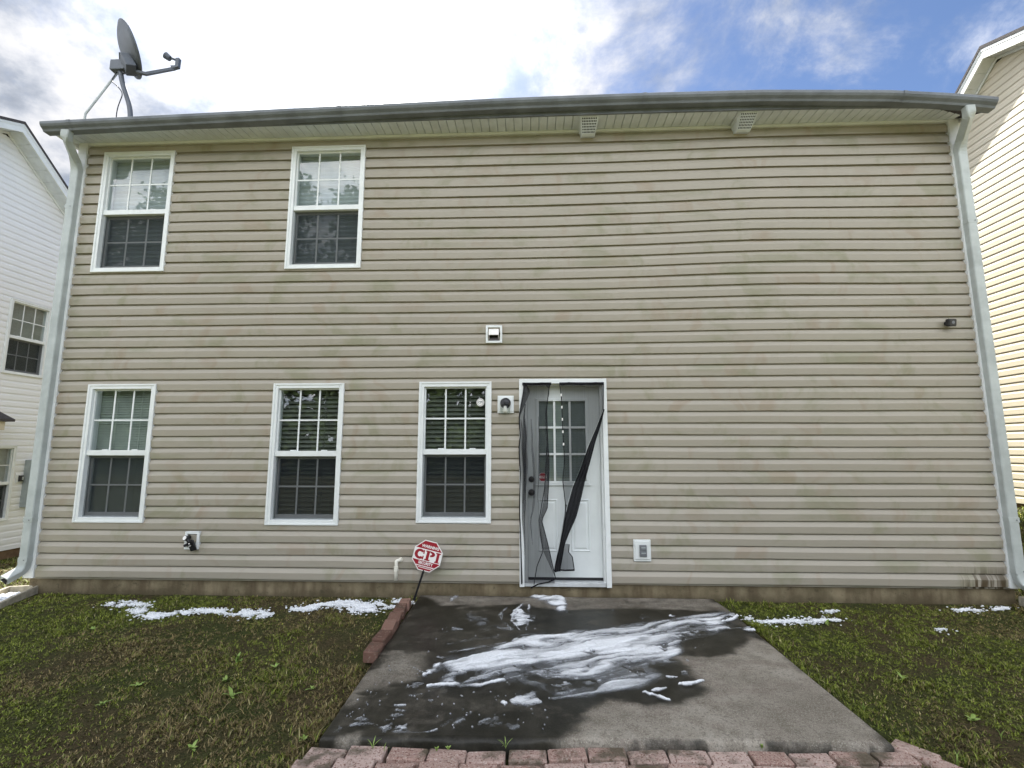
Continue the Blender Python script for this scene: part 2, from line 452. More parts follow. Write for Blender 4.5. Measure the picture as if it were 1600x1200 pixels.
def fast_mesh(name, verts, quads=None, tris=None):
    me = bpy.data.meshes.new(name)
    me.vertices.add(len(verts)); me.vertices.foreach_set('co', np.asarray(verts, np.float32).ravel())
    loops = []; starts = []; n = 0
    for arr, k in ((quads, 4), (tris, 3)):
        if arr is not None and len(arr):
            arr = np.asarray(arr, np.int32); loops.append(arr.ravel()); starts.append(n + np.arange(len(arr)) * k); n += arr.size
    loops = np.concatenate(loops); starts = np.concatenate(starts).astype(np.int32)
    me.loops.add(len(loops)); me.loops.foreach_set('vertex_index', loops)
    me.polygons.add(len(starts)); me.polygons.foreach_set('loop_start', starts)
    me.update(calc_edges=True); me.validate(); return me


# ------------------------------------------------------------------ ground
def axis_grid(a, b, step, far):
    inner = np.arange(a, b + step * .5, step)
    k = np.geomspace(step * 2, far, 14)
    return np.concatenate([(a - k)[::-1], inner, b + k])


gx = axis_grid(-6, 14, .12, 300); gy = axis_grid(-7, 6, .12, 300)
X, Y = np.meshgrid(gx, gy, indexing='ij'); Zg = ground_z(np.clip(X, -30, 40), np.clip(Y, -30, 30))
Zg = np.where((X > 4.02) & (X < 6.72) & (Y > -2.22) & (Y < 1.0), Zg - .06, Zg)      # bed of the patio slab
Zg = np.where((X > 4.0) & (X < 6.85) & (Y <= -2.22) & (Y > -3.2), -0.222, Zg)        # bed of the brick path
ni, nj = X.shape; idx = np.arange(ni * nj).reshape(ni, nj)
q = np.stack([idx[:-1, :-1], idx[1:, :-1], idx[1:, 1:], idx[:-1, 1:]], -1).reshape(-1, 4)
me = fast_mesh('ground', np.stack([X, Y, Zg], -1).reshape(-1, 3), q)
for p in me.polygons: p.use_smooth = True
tag(link('ground', me, M_SOIL), 'dark mossy lawn soil around the house', kind='structure')

# ------------------------------------------------------------------ walls in wall space
LAP = 0.118
PROFILE = [(0.38, 0.0030), (0.32, 0.0195), (0.03, 0.0212), (0.03, 0.0236), (0.05, 0.0240), (0.56, 0.0300), (0.912, 0.0085), (0.918, 0.0003), (1.40, 0.0003)]
PROFILE_FLAT = [(0.20, 0.0030), (0.10, 0.0080), (0.0, 0.0100), (0.0, 0.0125), (0.03, 0.0130), (0.60, 0.0125), (0.72, 0.0060), (0.90, 0.0035), (1.36, 0.0030)]


def prof_at(t, P):
    for (a, pa), (b, pb) in zip(P[3:], P[4:]):
        if a <= t <= b: return pa + (pb - pa) * (t - a) / (b - a)
    return P[-1][1]


def board(M, u0, u1, z0, holes, sag, proud=0.0, step=0.45, lap=LAP, P=PROFILE):
    """one course of lap siding between u0 and u1, cut round the openings: a mesh for every separate piece"""
    out = []; mb = None; z1 = z0 + lap * 1.40
    hs = [h for h in holes if h[2] < z1 and h[3] > z0 and h[0] < u1 and h[1] > u0]
    br = sorted({u0, u1} | {e for h in hs for e in h[:2] if u0 < e < u1})
    for a, b in zip(br, br[1:]):
        mid = (a + b) / 2; spans = [(z0, z1)]
        for h in hs:
            if h[0] < mid < h[1]:
                new = []
                for s0, s1 in spans:
                    if h[2] > s0 + .004: new.append((s0, min(s1, h[2])))
                    if h[3] < s1 - .012: new.append((max(s0, h[3]), s1))
                spans = [(p, q) for p, q in new if q > p]
        if not spans or b - a < .004: mb = None; continue
        if mb is None: mb = MB(); out.append(mb)
        nseg = max(1, int(math.ceil((b - a) / step)))
        us = [a + (b - a) * k / nseg for k in range(nseg + 1)]
        for s0, s1 in spans:
            pts = []
            if s0 == z0: pts += [(z0 + t * lap, off) for t, off in P[:3]]
            ts = [max((s0 - z0) / lap, P[3][0])] + [t for t, _ in P[4:] if (s0 - z0) / lap < t < (s1 - z0) / lap] + [(s1 - z0) / lap]
            pts += [(z0 + t * lap, prof_at(min(max(t, 0), 1.40), P)) for t in ts]
            n = len(pts); o = len(mb.v)
            for u in us:
                for z, off in pts: mb.v.append(M(u, off + proud, z + sag(u, z0)))
            for i in range(nseg):
                for j in range(n - 1): mb.f.append((o + i * n + j, o + i * n + j + 1, o + (i + 1) * n + j + 1, o + (i + 1) * n + j))
    return out


def build_board(mb, mat, parent, flip):
    me = bpy.data.meshes.new('siding_board'); me.from_pydata(mb.v, [], [f[::-1] for f in mb.f] if flip else mb.f)
    bm = bmesh.new(); bm.from_mesh(me); bmesh.ops.remove_doubles(bm, verts=bm.verts, dist=.0004); bm.to_mesh(me); bm.free()
    return link('siding_board', me, mat, parent)


# ------------------------------------------------------------------ windows
def window(parent, M, l, r, b, t, kind, label=None, fw=0.045):
    """vinyl double-hung window with grilles, an insect screen outside the lower sash and a blind"""
    mid = b + (t - b) * 0.495
    f = MB()
    for (u0, u1, z0, z1) in ((l, l + fw, b, t), (r - fw, r, b, t), (l + fw, r - fw, t - fw, t), (l + fw, r - fw, b, b + fw)):
        f.mbox(M, u0, u1, -.09, .034, z0, z1)
    for (u0, u1, z0, z1) in ((l - .006, l + .016, b - .006, t + .006), (r - .016, r + .006, b - .006, t + .006), (l + .016, r - .016, t - .012, t + .006), (l + .016, r - .016, b - .006, b + .014)):
        f.mbox(M, u0, u1, .004, .041, z0, z1)
    w = f.build('window', M_WHITE, parent, 0.003)
    if label: w['label'] = label
    il, ir, ib, it = l + fw, r - fw, b + fw, t - fw
    # upper sash: thin rim and the meeting rail with two tilt latches
    s = MB(); e = .014
    for (u0, u1, z0, z1) in ((il, il + e, mid, it), (ir - e, ir, mid, it), (il + e, ir - e, it - e, it)): s.mbox(M, u0, u1, -.03, .004, z0, z1)
    s.mbox(M, il, ir, -.03, .018, mid - .027, mid + .027)
    for k in (.28, .78): s.mbox(M, il + (ir - il) * k - .03, il + (ir - il) * k + .03, -.008, .006, mid + .027, mid + .036)
    s.build('sash', M_WHITE, w, 0.002)
    s = MB(); e = .024
    for (u0, u1, z0, z1) in ((il, il + e, ib, mid - .03), (ir - e, ir, ib, mid - .03), (il + e, ir - e, ib, ib + .045), (il + e, ir - e, mid - .055, mid - .03)): s.mbox(M, u0, u1, -.065, -.035, z0, z1)
    s.build('sash', M_TRIM, w)
    for (a0, a1, o, zz0, zz1) in ((il + .014, ir - .014, -.014, mid + .027, it - .014), (il + .024, ir - .024, -.048, ib + .045, mid - .055)):
        uu = [a0 + (a1 - a0) * k / 3 for k in range(4)]; zz = [zz0 + (zz1 - zz0) * k / 2 for k in range(3)]
        g = MB(); h = .008
        for k in (1, 2): g.mbox(M, uu[k] - h, uu[k] + h, o + .0008, o + .005, zz0, zz1)
        for k in range(3): g.mbox(M, uu[k] + (h if k else 0), uu[k + 1] - (h if k < 2 else 0), o + .001, o + .0048, zz[1] - h, zz[1] + h)
        g.build('grille', M_WHITE, w)
        for i in range(3):
            for j in range(2):
                MB().add([M(uu[i] + .0007, o, zz[j] + .0007), M(uu[i + 1] - .0007, o, zz[j] + .0007), M(uu[i + 1] - .0007, o, zz[j + 1] - .0007), M(uu[i] + .0007, o, zz[j + 1] - .0007)], [(0, 1, 2, 3)]).build('pane', M_GLASS, w)
    sc = MB(); sc.add([M(il + .012, -.022, ib + .012), M(ir - .012, -.022, ib + .012), M(ir - .012, -.022, mid - .036), M(il + .012, -.022, mid - .036)], [(0, 1, 2, 3)])
    sc.build('insect_screen', M_SCREEN, w)
    sf = MB()
    for (u0, u1, z0, z1) in ((il, il + .012, ib, mid - .028), (ir - .012, ir, ib, mid - .028), (il + .012, ir - .012, ib, ib + .012), (il + .012, ir - .012, mid - .038, mid - .028)): sf.mbox(M, u0, u1, -.026, -.016, z0, z1)
    sf.build('screen_frame', M_SASHGREY, w)
    # blind
    bl = MB(); o = -.10; bot = b + .03 if kind != 'fallen' else b + .10
    if kind == 'cellular':
        z = t - .02
        while z > bot:
            zb = max(bot, z - .05)
            bl.prism([M(il - .02, o, z), M(il - .02, o + .008, (z + zb) / 2), M(il - .02, o, zb), M(il - .02, o - .01, zb), M(il - .02, o - .01, z)],
                     [M(ir + .02, o, z), M(ir + .02, o + .008, (z + zb) / 2), M(ir + .02, o, zb), M(ir + .02, o - .01, zb), M(ir + .02, o - .01, z)]); z = zb
        bl.build('blind', M_BLINDP, w)
    else:
        pitch = {'closed': .026, 'open': .046, 'fallen': .046}[kind]; half = pitch * .56; z = t - .03; k = 0
        tilt = .012 if kind == 'closed' else .020
        while z > bot:
            d = random.uniform(-.0015, .0015)
            bl.prism([M(il - .02, o + tilt, z - half + d), M(il - .02, o + tilt + .003, z - half + d), M(il - .02, o - tilt + .003, z + half * .8 + d), M(il - .02, o - tilt, z + half * .8 + d)],
                     [M(ir + .02, o + tilt, z - half - d), M(ir + .02, o + tilt + .003, z - half - d), M(ir + .02, o - tilt + .003, z + half * .8 - d), M(ir + .02, o - tilt, z + half * .8 - d)])
            z -= pitch; k += 1
        if kind == 'fallen':
            for i, (a, c) in enumerate(((.02, .06), (.045, .115), (.05, .075))):
                bl.prism([M(il, o + .02, b + a), M(il, o + .024, b + a + .028), M(il, o + .02, b + a + .03), M(il, o + .016, b + a + .002)],
                         [M(ir, o + .02, b + c), M(ir, o + .024, b + c + .028), M(ir, o + .02, b + c + .03), M(ir, o + .016, b + c + .002)])
        for c in (.3, .72):
            u = il + (ir - il) * c; bl.mbox(M, u - .002, u + .002, o + tilt + .004, o + tilt + .007, bot, t - .03)
        bl.build('blind', M_BLINDG if kind == 'closed' else M_BLINDD, w)
    return w


# ------------------------------------------------------------------ the tan house
MF = lambda u, o, z: (u, -o, z)
W0, W1x = 0.0, 9.487
house = thing('house', 'tan vinyl sided two storey house with a white back door', 'house')
WINS = [(0.228, 1.043, 3.208, 4.615, 'cellular', 'upstairs window nearest the satellite dish'), (2.400, 3.220, 3.209, 4.622, 'cellular', 'upstairs window reflecting tree tops'),
        (0.363, 1.094, 0.546, 1.956, 'closed', 'ground floor window with pale mini blind'), (2.370, 3.105, 0.532, 1.952, 'open', 'middle ground floor window with dark wood blind'),
        (3.901, 4.634, 0.560, 1.959, 'fallen', 'window beside the back door with fallen blind slats')]
DL, DR, DT, DB = 4.922, 5.806, 1.987, -0.038
HOLES = [(l + .012, r - .012, b + .012, t - .012) for l, r, b, t, k, n in WINS] + [(DL + .01, DR - .01, -1, DT - .01)]
_row = {}


def sag_f(u, z):
    k = int(round(z / LAP))
    if k not in _row: _row[k] = (random.uniform(-.002, .002), random.uniform(0, 6), random.uniform(-.0012, .0012))
    a, ph, t = _row[k]
    zp = math.exp(-((z - 3.55) / .95) ** 2)
    w = zp * (-.021 * math.exp(-((u - 4.9) / 1.7) ** 2) + .024 * math.exp(-((u - 7.5) / 1.0) ** 2)) + .008 * math.exp(-((z - 1.3) / .6) ** 2) * math.exp(-((u - 5.2) / 2.6) ** 2)
    wav = .0018 * math.sin(u * 1.9 + ph) + .0012 * math.sin(u * 4.3 + ph * 2)
    return w + wav + a


for k in range(40):
    pk = k // 2
    random.seed(100 + pk); j0 = random.uniform(0.5, 3.6); random.seed(500 + k)
    joints = [W0] + [j for j in (j0, j0 + 3.66, j0 + 7.32) if W0 + .25 < j < W1x - .25] + [W1x]
    for i, (a, b) in enumerate(zip(joints, joints[1:])):
        for mbd in board(MF, a, b + (.02 if b < W1x else 0), k * LAP, HOLES, sag_f, 0.0 if i % 2 else 0.0020): build_board(mbd, M_TAN, house, True)
# sheathing behind the boards and the other walls
wall = MB()
xs = sorted({W0 - .08, W1x + .08} | {e for h in HOLES for e in (h[0] + .02, h[1] - .02)})
for a, b in zip(xs, xs[1:]):
    mdl = (a + b) / 2; segs = [(-.02, 4.74)]
    for h in HOLES:
        if h[0] < mdl < h[1]:
            segs = [s for p, q_ in segs for s in ((p, min(q_, h[2] + .02)), (max(p, h[3] - .02), q_)) if s[1] > s[0] + .01]
    for p, q_ in segs: wall.box(a, b, .004, .10, p, q_)
wall.box(W0 - .08, W0, .10, 9.0, -.02, 4.74).box(W1x, W1x + .08, .10, 9.0, -.02, 4.74).box(W0, W1x, 8.9, 9.0, -.02, 4.74)
wall.box(W0, W1x, .10, 8.9, 4.64, 4.74)
for xx in (W0 - .08, W1x):
    wall.prism([(xx, .1, 4.74), (xx, 9.0, 4.74), (xx, 4.55, 6.86)], [(xx + .08, .1, 4.74), (xx + .08, 9.0, 4.74), (xx + .08, 4.55, 6.86)])
wall.box(W0, W1x, .10, 8.9, -.12, -.02)
wall.build('wall', M_TAN, house)
MB().box(W0 - .07, W1x + .07, .022, 8.95, -.45, -.022).build('foundation', M_FOUND, house)
for a, b in ((W0 - .09, W0 + .020), (W1x - .020, W1x + .09)):
    MB().box(a, b, -.040, .003, -.004, 4.742).box(a + .008, b - .008, -.043, -.040, -.004, 4.742).build('corner_post', M_TRIM, house, .002)
MB().box(W0 + .004, W1x - .004, -.034, .003, 4.712, 4.742).build('frieze_trim', M_TRIM, house, .003)
for l, r, b, t, kind, lab in WINS: window(house, MF, l, r, b, t, kind, lab)

# eaves: the old gutter bows down towards both ends
_bx = [-.3, -.17, 1.2, 2.4, 3.6, 4.86, 6.2, 7.4, 8.6, 9.3, 9.63, 9.8]; _bz = [4.735, 4.742, 4.772, 4.800, 4.826, 4.848, 4.856, 4.850, 4.806, 4.742, 4.695, 4.68]


def eave_z(x): return float(np.interp(x, _bx, _bz))


xs = np.linspace(-.165, 9.635, 40)
g = MB(); prof = [(-.292, -.004), (-.292, -.088), (-.366, -.088), (-.376, -.070), (-.402, -.050), (-.414, -.030), (-.416, -.005), (-.410, .002), (-.404, -.005), (-.402, -.022), (-.300, -.022)]
n = len(prof)
for x in xs:
    for y, dz in prof: g.v.append((x, y, eave_z(x) + dz))
for i in range(len(xs) - 1):
    for j in range(n): g.f.append((i * n + j, i * n + (j + 1) % n, (i + 1) * n + (j + 1) % n, (i + 1) * n + j))
g.f.append(tuple(range(n))); g.f.append(tuple((len(xs) - 1) * n + j for j in range(n)))
gut = g.build('gutter', M_GUT, house)
for x0 in (.13, 3.05, 6.20, 8.75):
    sm_ = MB()
    for x in (x0, x0 + .035):
        for y, dz in prof[2:9]: sm_.v.append((x, (y + .34) * 1.05 - .342, eave_z(x) + (dz + .04) * 1.07 - .042))
    sm_.f = [(j, j + 1, 8 + j, 7 + j) for j in range(6)]
    sm_.build('gutter_seam', M_GUT, gut)
fa = MB()
for a, b in zip(xs, xs[1:]):
    pass
n = 4
for x in np.linspace(-.13, 9.60, 40):
    zt = eave_z(x) - .002; zb = 4.738 + .35 * (eave_z(x) - 4.85) - .012
    for y, z in ((-.291, zt), (-.291, zb), (-.272, zb), (-.272, zt)): fa.v.append((x, y, z))
for i in range(39):
    for j in range(4): fa.f.append((i * 4 + j, i * 4 + (j + 1) % 4, (i + 1) * 4 + (j + 1) % 4, (i + 1) * 4 + j))
fa.f += [(0, 1, 2, 3), (156, 157, 158, 159)]
fa.build('fascia', M_GUT, house)
sp = MB().prism([(-.0445, -.272, .014), (-.0415, -.272, .002), (-.039, -.272, 0), (.039, -.272, 0), (.0415, -.272, .002), (.0445, -.272, .014)], [(-.0445, -.004, .014), (-.0415, -.004, .002), (-.039, -.004, 0), (.039, -.004, 0), (.0415, -.004, .002), (.0445, -.004, .014)])
proto = None; x = -.09
while x < 9.56:
    zo = 4.738 + .35 * (eave_z(x) - 4.85)
    if proto is None: proto = sp.build('soffit_panel', M_SOFFIT, house, 0)
    o = proto if x < -.08 else proto.copy()
    if o is not proto: COL.objects.link(o)
    o.location = (x, 0, 4.744); o.rotation_euler = (math.atan2(4.744 - zo, .272), 0, 0); x += .0895
for a, b in ((-.165, -.133), (9.602, 9.635)):
    MB().box(a, b, -.29, .3, 4.70, 4.78).build('rake_trim', M_TRIM, house)
# roof slabs
rf = MB(); rx = np.linspace(-.155, 9.625, 24)
for x in rx:
    e_ = eave_z(x)
    rf.v += [(x, -.272, e_ - .014), (x, 4.55, 7.0), (x, 9.4, 4.86), (x, 9.4, 4.76), (x, 4.55, 6.9), (x, -.268, e_ - .055)]
for i in range(23):
    for j in range(6): rf.f.append((i * 6 + j, i * 6 + (j + 1) % 6, (i + 1) * 6 + (j + 1) % 6, (i + 1) * 6 + j))
rf.f += [tuple(range(6)), tuple(23 * 6 + j for j in range(6))]
rf.build('roof', M_SHINGLE, house)
# downspouts: rectangular, with elbows, seams and straps
DSP = [(-.045, -.026), (-.039, -.034), (-.015, -.034), (-.012, -.031), (.012, -.031), (.015, -.034), (.039, -.034), (.045, -.026), (.045, .026), (.039, .034), (-.039, .034), (-.045, .026)]


def downspout(path, lowx, zseams):
    d = MB(); d.sweep(path, DSP, up=(0.0, -1.0, 0.12)); o = d.build('downspout', M_ALU, house, 0)
    for z in zseams: MB().box(lowx - .0485, lowx + .0485, -.104, -.026, z, z + .045).build('downspout_strap', M_ALU, o, .002)
    for z in zseams:
        MB().disc((lowx + .018, -.106, z + .022), (0, -1, 0), .006, .003, 8).build('screw', M_GREYP, o)
    return o


def curve(pts, k=5):
    """round the corners of a polyline"""
    P = [Vector(p) for p in pts]; out = [P[0]]
    for a, b, c in zip(P, P[1:], P[2:]):
        d = min((b - a).length, (c - b).length) * .42
        p = b + (a - b).normalized() * d; q = b + (c - b).normalized() * d
        for i in range(k + 1):
            t = i / k; out.append(p * (1 - t) ** 2 + b * 2 * t * (1 - t) + q * t * t)
    return [tuple(v) for v in out + [P[-1]]]


zl, zr = eave_z(.09) - .082, eave_z(9.40) - .082
dl = downspout(curve([(.085, -.345, zl), (.08, -.345, zl - .07), (-.045, -.068, zl - .22), (-.045, -.068, zl - .5)]) + curve([(-.048, -.068, 3.6), (-.048, -.068, .20), (-.055, -.075, .085), (-.085, -.215, .02)]), -.048, (3.92, .55, .16))
dr = downspout(curve([(9.40, -.345, zr), (9.405, -.345, zr - .07), (9.525, -.068, zr - .24), (9.525, -.068, zr - .5)]) + curve([(9.526, -.068, 3.6), (9.526, -.068, .17), (9.535, -.075, .06), (9.60, -.20, -.01)]), 9.526, (3.55, .60, .14))
for o, p, d in ((dl, (-.085, -.215, .02), (-.25, -.93, -.27)), (dr, (9.60, -.20, -.01), (.43, -.83, -.25))):
    MB().sweep([Vector(p) + Vector(d) * .001, Vector(p) + Vector(d) * .003], [(a * .86, b * .82) for a, b in DSP], up=(0.0, -1.0, 0.12)).build('outlet_shade', M_DARK, o)  # dark plate over the capped end, painted as the pipe's unlit inside
# vents under the soffit
for cx, sk in ((5.675, 0.0), (7.315, .015)):
    zs = 4.738 + .3 * (eave_z(cx) - 4.85)
    tw, bw = .098, .072; yt, yb = -.262, -.085; zb = 4.622
    v = MB().hexa([(cx - bw, yb, zb), (cx + bw, yb, zb), (cx + bw * 1.05, -.022, zb + .02), (cx - bw * 1.05, -.022, zb + .02),
                   (cx - tw, yt, zs), (cx + tw, yt, zs), (cx + tw, -.022, zs), (cx - tw, -.022, zs)])
    v.box(cx - tw - .012, cx + tw + .012, yt - .012, -.02, zs - .008, zs)
    vo = v.build('soffit_vent', M_SOFFIT, house, .003)
    gb = MB(); dk = MB()
    P = lambda a, t, o=.0: (cx + (a * 2 - 1) * (bw + (tw - bw) * t) * .93, yb + (yt - yb) * t - o * .73, zb + (zs - zb) * t - o * .68)
    dk.prism([P(.04, .14, .003), P(.96, .14, .003), P(.96, .92, .003), P(.04, .92, .003)], [P(.04, .14, -.002), P(.96, .14, -.002), P(.96, .92, -.002), P(.04, .92, -.002)])
    dk.build('grille_shade', M_DARK, vo)  # dark sheet behind the bars, shade put into its colour
    for i in range(7):
        t = .14 + .78 * i / 6 - .022
        gb.prism([P(.02, t, .004), P(.98, t, .004), P(.98, t + .05, .004), P(.02, t + .05, .004)], [P(.02, t, .010), P(.98, t, .010), P(.98, t + .05, .010), P(.02, t + .05, .010)])
    for i in range(10):
        a = .04 + .92 * i / 9
        gb.prism([P(a - .016, .12, .0045), P(a + .016, .12, .0045), P(a + .016, .94, .0045), P(a - .016, .94, .0045)], [P(a - .016, .12, .009), P(a + .016, .12, .009), P(a + .016, .94, .009), P(a - .016, .94, .009)])
    gb.build('grille', M_SOFFIT, vo)

# ------------------------------------------------------------------ back door (a part of the house)
f = MB()
cw = .048
f.box(DL, DL + cw, -.044, .10, DB, DT).box(DR - cw, DR, -.044, .10, DB, DT).box(DL + cw, DR - cw, -.044, .10, DT - cw, DT)
f.box(DL + cw, DL + .082, -.006, .10, DB + .02, DT - .062).box(DR - .066, DR - cw, -.006, .10, DB + .02, DT - .062).box(DL + cw, DR - cw, -.006, .10, DT - .062, DT - cw)
f.build('door_frame', M_WHITE, house, .004)
SL, SRt, ST, SB = DL + .084, DR - .068, DT - .064, .012
GL, GR, GB, GT = 5.092, 5.626, .928, 1.798
d = MB(); y0, y1 = .062, .10
d.box(SL, GL + .03, y0, y1, SB, ST).box(GR - .03, SRt, y0, y1, SB, ST).box(GL + .03, GR - .03, y0, y1, GT - .03, ST).box(GL + .03, GR - .03, y0, y1, SB, GB + .03)
door = d.build('door', M_DOOR, house); door['label'] = 'white steel back door with a nine pane window'
MB().box(DL + .05, DR - .05, -.030, .10, -.036, .004).build('threshold', M_SILL, house, .004)
MB().box(SL, SRt, .052, .066, .005, .030).build('door_sweep', M_BLACK, door)
lf = MB()
for (a, b, c, e) in ((GL, GL + .03, GB, GT), (GR - .03, GR, GB, GT), (GL + .03, GR - .03, GT - .03, GT), (GL + .03, GR - .03, GB, GB + .03)): lf.box(a, b, .048, .066, c, e)
lf.box(GL - .012, GR + .012, .046, .064, GB - .014, GB)
lf.build('glass_frame', M_DOOR, door, .004)
uu = [GL + .03 + (GR - GL - .06) * k / 3 for k in range(4)]; zz = [GB + .03 + (GT - GB - .06) * k / 3 for k in range(4)]
gr = MB()
for k in (1, 2):
    gr.box(uu[k] - .011, uu[k] + .011, .056, .0635, zz[0], zz[3])
    for i in range(3): gr.box(uu[i] + (.011 if i else 0), uu[i + 1] - (.011 if i < 2 else 0), .0565, .063, zz[k] - .011, zz[k] + .011)
gr.build('grille', M_WHITE, door, .002)
for i in range(3):
    for j in range(3): MB().add([(uu[i] + .001, .0655, zz[j] + .001), (uu[i + 1] - .001, .0655, zz[j] + .001), (uu[i + 1] - .001, .0655, zz[j + 1] - .001), (uu[i] + .001, .0655, zz[j + 1] - .001)], [(0, 1, 2, 3)]).build('pane', M_GLASS, door)
bl = MB()
for k in range(34):
    z = GT - .03 - k * .026
    bl.prism([(GL + .02, .088, z), (GL + .02, .098, z - .024), (GL + .02, .100, z - .024), (GL + .02, .090, z)], [(GR - .02, .088, z), (GR - .02, .098, z - .024), (GR - .02, .100, z - .024), (GR - .02, .090, z)])
bl.build('blind', M_BLINDP, door)
for a, b in ((5.108, 5.300), (5.432, 5.622)):
    z0, z1 = .272, .782; p = MB(); e = .022
    for i, (k0, h0, k1, h1) in enumerate(((0, 0, e * .45, .007), (e * .45, .007, e, -.003), (e, -.003, e * 1.9, .006))):
        A = [(a + k0, z0 + k0), (b - k0, z0 + k0), (b - k0, z1 - k0), (a + k0, z1 - k0)]; B = [(a + k1, z0 + k1), (b - k1, z0 + k1), (b - k1, z1 - k1), (a + k1, z1 - k1)]
        o = len(p.v); p.v += [(u, .0615 - h0, z) for u, z in A] + [(u, .0615 - h1, z) for u, z in B]
        p.f += [(o + q_, o + (q_ + 1) % 4, o + 4 + (q_ + 1) % 4, o + 4 + q_) for q_ in range(4)]
    o = len(p.v); p.v += [(u, .0555, z) for u, z in B]; p.f.append((o, o + 1, o + 2, o + 3))
    p.build('door_panel', M_DOOR, door)
for z, rr, nm in ((.976, .024, 'deadbolt'), (.846, .026, 'door_knob')):
    k = MB().disc((5.042, .062, z), (0, -1, 0), rr * 1.25, .008, 20)
    if nm == 'door_knob':
        prof = [(.008, .010), (.022, .010), (.030, .022), (.040, .028), (.052, .027), (.060, .018), (.064, .002)]
        ring = 18; o = len(k.v)
        for h, q_ in prof:
            k.v += [(5.042 + q_ * math.cos(2 * math.pi * i / ring), .062 - h, z + q_ * math.sin(2 * math.pi * i / ring)) for i in range(ring)]
        for j in range(len(prof) - 1):
            for i in range(ring): k.f.append((o + j * ring + i, o + j * ring + (i + 1) % ring, o + (j + 1) * ring + (i + 1) % ring, o + (j + 1) * ring + i))
    else:
        k.disc((5.042, .054, z), (0, -1, 0), rr * .8, .014, 20)
    k.build(nm, M_BRONZE, door, 0, True)

# shapes of the spill, the net and the places of the weeds, in metres
FOAM_OUT=[(4.342,-1.672),(4.38,-1.565),(4.437,-1.469),(4.42,-1.38),(4.522,-1.324),(4.715,-1.229),(4.848,-1.133),(5.036,-1.017),(5.233,-0.945),(5.352,-0.862),(5.704,-0.765),(5.988,-0.638),(6.28,-0.535),(6.53,-0.43),(6.716,-0.373),(6.835,-0.417),(6.734,-0.532),(6.596,-0.613),(6.567,-0.729),(6.586,-0.797),(6.465,-0.894),(6.267,-0.978),(6.156,-1.043),(6.103,-1.127),(6.032,-1.323),(6.049,-1.353),(5.972,-1.424),(5.831,-1.487),(5.883,-1.539),(5.811,-1.645),(5.736,-1.713),(5.683,-1.778),(5.625,-1.788),(5.506,-1.823),(5.407,-1.871),(5.313,-1.882),(5.165,-1.903),(5.186,-1.851),(5.075,-1.796),(4.959,-1.746),(4.881,-1.733),(4.748,-1.778),(4.597,-1.808),(4.487,-1.835),(4.408,-1.823),(4.493,-1.765),(4.458,-1.685),(4.503,-1.596),(4.448,-1.525)]
CORE_A=[(4.551,-1.425),(4.678,-1.307),(4.898,-1.222),(5.129,-1.144),(5.368,-1.076),(5.565,-1.019),(5.816,-0.959),(6.035,-0.86),(6.278,-0.713),(6.356,-0.71),(6.133,-0.946),(6.017,-1.107),(5.805,-1.228),(5.672,-1.338),(5.524,-1.303),(5.359,-1.411),(5.183,-1.504),(5.079,-1.442),(4.912,-1.543),(4.752,-1.621),(4.646,-1.59),(4.595,-1.519)]
CORE_B=[(5.166,-1.896),(5.298,-1.847),(5.403,-1.812),(5.508,-1.691),(5.613,-1.653),(5.791,-1.646),(5.717,-1.714),(5.628,-1.773),(5.507,-1.816),(5.408,-1.857),(5.296,-1.876)]
CORE_C=[(6.469,-0.603),(6.596,-0.613),(6.567,-0.729),(6.586,-0.797),(6.47,-0.855),(6.384,-0.819),(6.356,-0.71)]
CORE_D=[(5.766,-1.404),(5.919,-1.307),(6.035,-1.174),(6.096,-1.15),(6.032,-1.323),(5.94,-1.387),(5.819,-1.45)]
HOLE_A=[(6.122,-1.032),(6.199,-0.905),(6.314,-0.835),(6.414,-0.818),(6.391,-0.884),(6.275,-0.953)]
HOLE_B=[(5.94,-1.156),(6.004,-1.085),(6.029,-1.13),(5.968,-1.221)]
HOLE_C=[(5.781,-1.374),(5.811,-1.431),(5.915,-1.417),(5.872,-1.485),(5.789,-1.488)]
HOLE_D=[(4.976,-1.629),(5.077,-1.659),(5.235,-1.669),(5.396,-1.646),(5.528,-1.69),(5.44,-1.757),(5.304,-1.786),(5.187,-1.829),(5.113,-1.786),(5.017,-1.711)]
HOLE_E=[(4.511,-1.596),(4.623,-1.573),(4.665,-1.642),(4.638,-1.743),(4.565,-1.73)]
HOLE_F=[(5.396,-1.266),(5.471,-1.198),(5.506,-1.24),(5.436,-1.307)]
HOLE_G=[(6.598,-0.568),(6.721,-0.47),(6.794,-0.451),(6.69,-0.549),(6.612,-0.612)]
DOOR_FOAM=[(4.983,0.077),(5.161,0.148),(5.298,0.09),(5.358,-0.22),(5.355,-0.413),(5.303,-0.448),(5.255,-0.279),(5.153,-0.173),(5.07,-0.101)]
DRY_A=[(6.044,-1.353),(6.043,-1.532),(6.069,-1.634),(6.086,-1.731),(6.021,-1.831),(5.861,-1.936),(5.679,-1.957),(5.55,-1.887),(5.459,-1.891),(5.326,-2.005),(5.269,-2.173),(5.197,-2.271),(5.084,-2.333),(5.068,-2.407),(6.795,-2.335),(6.833,-1.889),(6.81,-0.98),(6.694,-0.923),(6.43,-1.223),(6.257,-1.334)]
DRY_B=[(4.009,-1.345),(4.171,-1.274),(4.33,-1.332),(4.385,-1.509),(4.342,-1.706),(4.177,-1.762),(4.01,-1.848),(4.011,-1.951),(3.978,-1.704)]
DRY_C=[(3.927,0.054),(4.846,0.05),(5.469,0.035),(6.751,0.028),(6.849,-0.449),(6.666,-0.358),(6.006,-0.318),(5.317,-0.398),(4.858,-0.241),(4.221,-0.322)]
DRY_D=[(4.061,-2.339),(4.088,-2.284),(4.138,-2.271),(4.203,-2.333),(4.152,-2.366)]
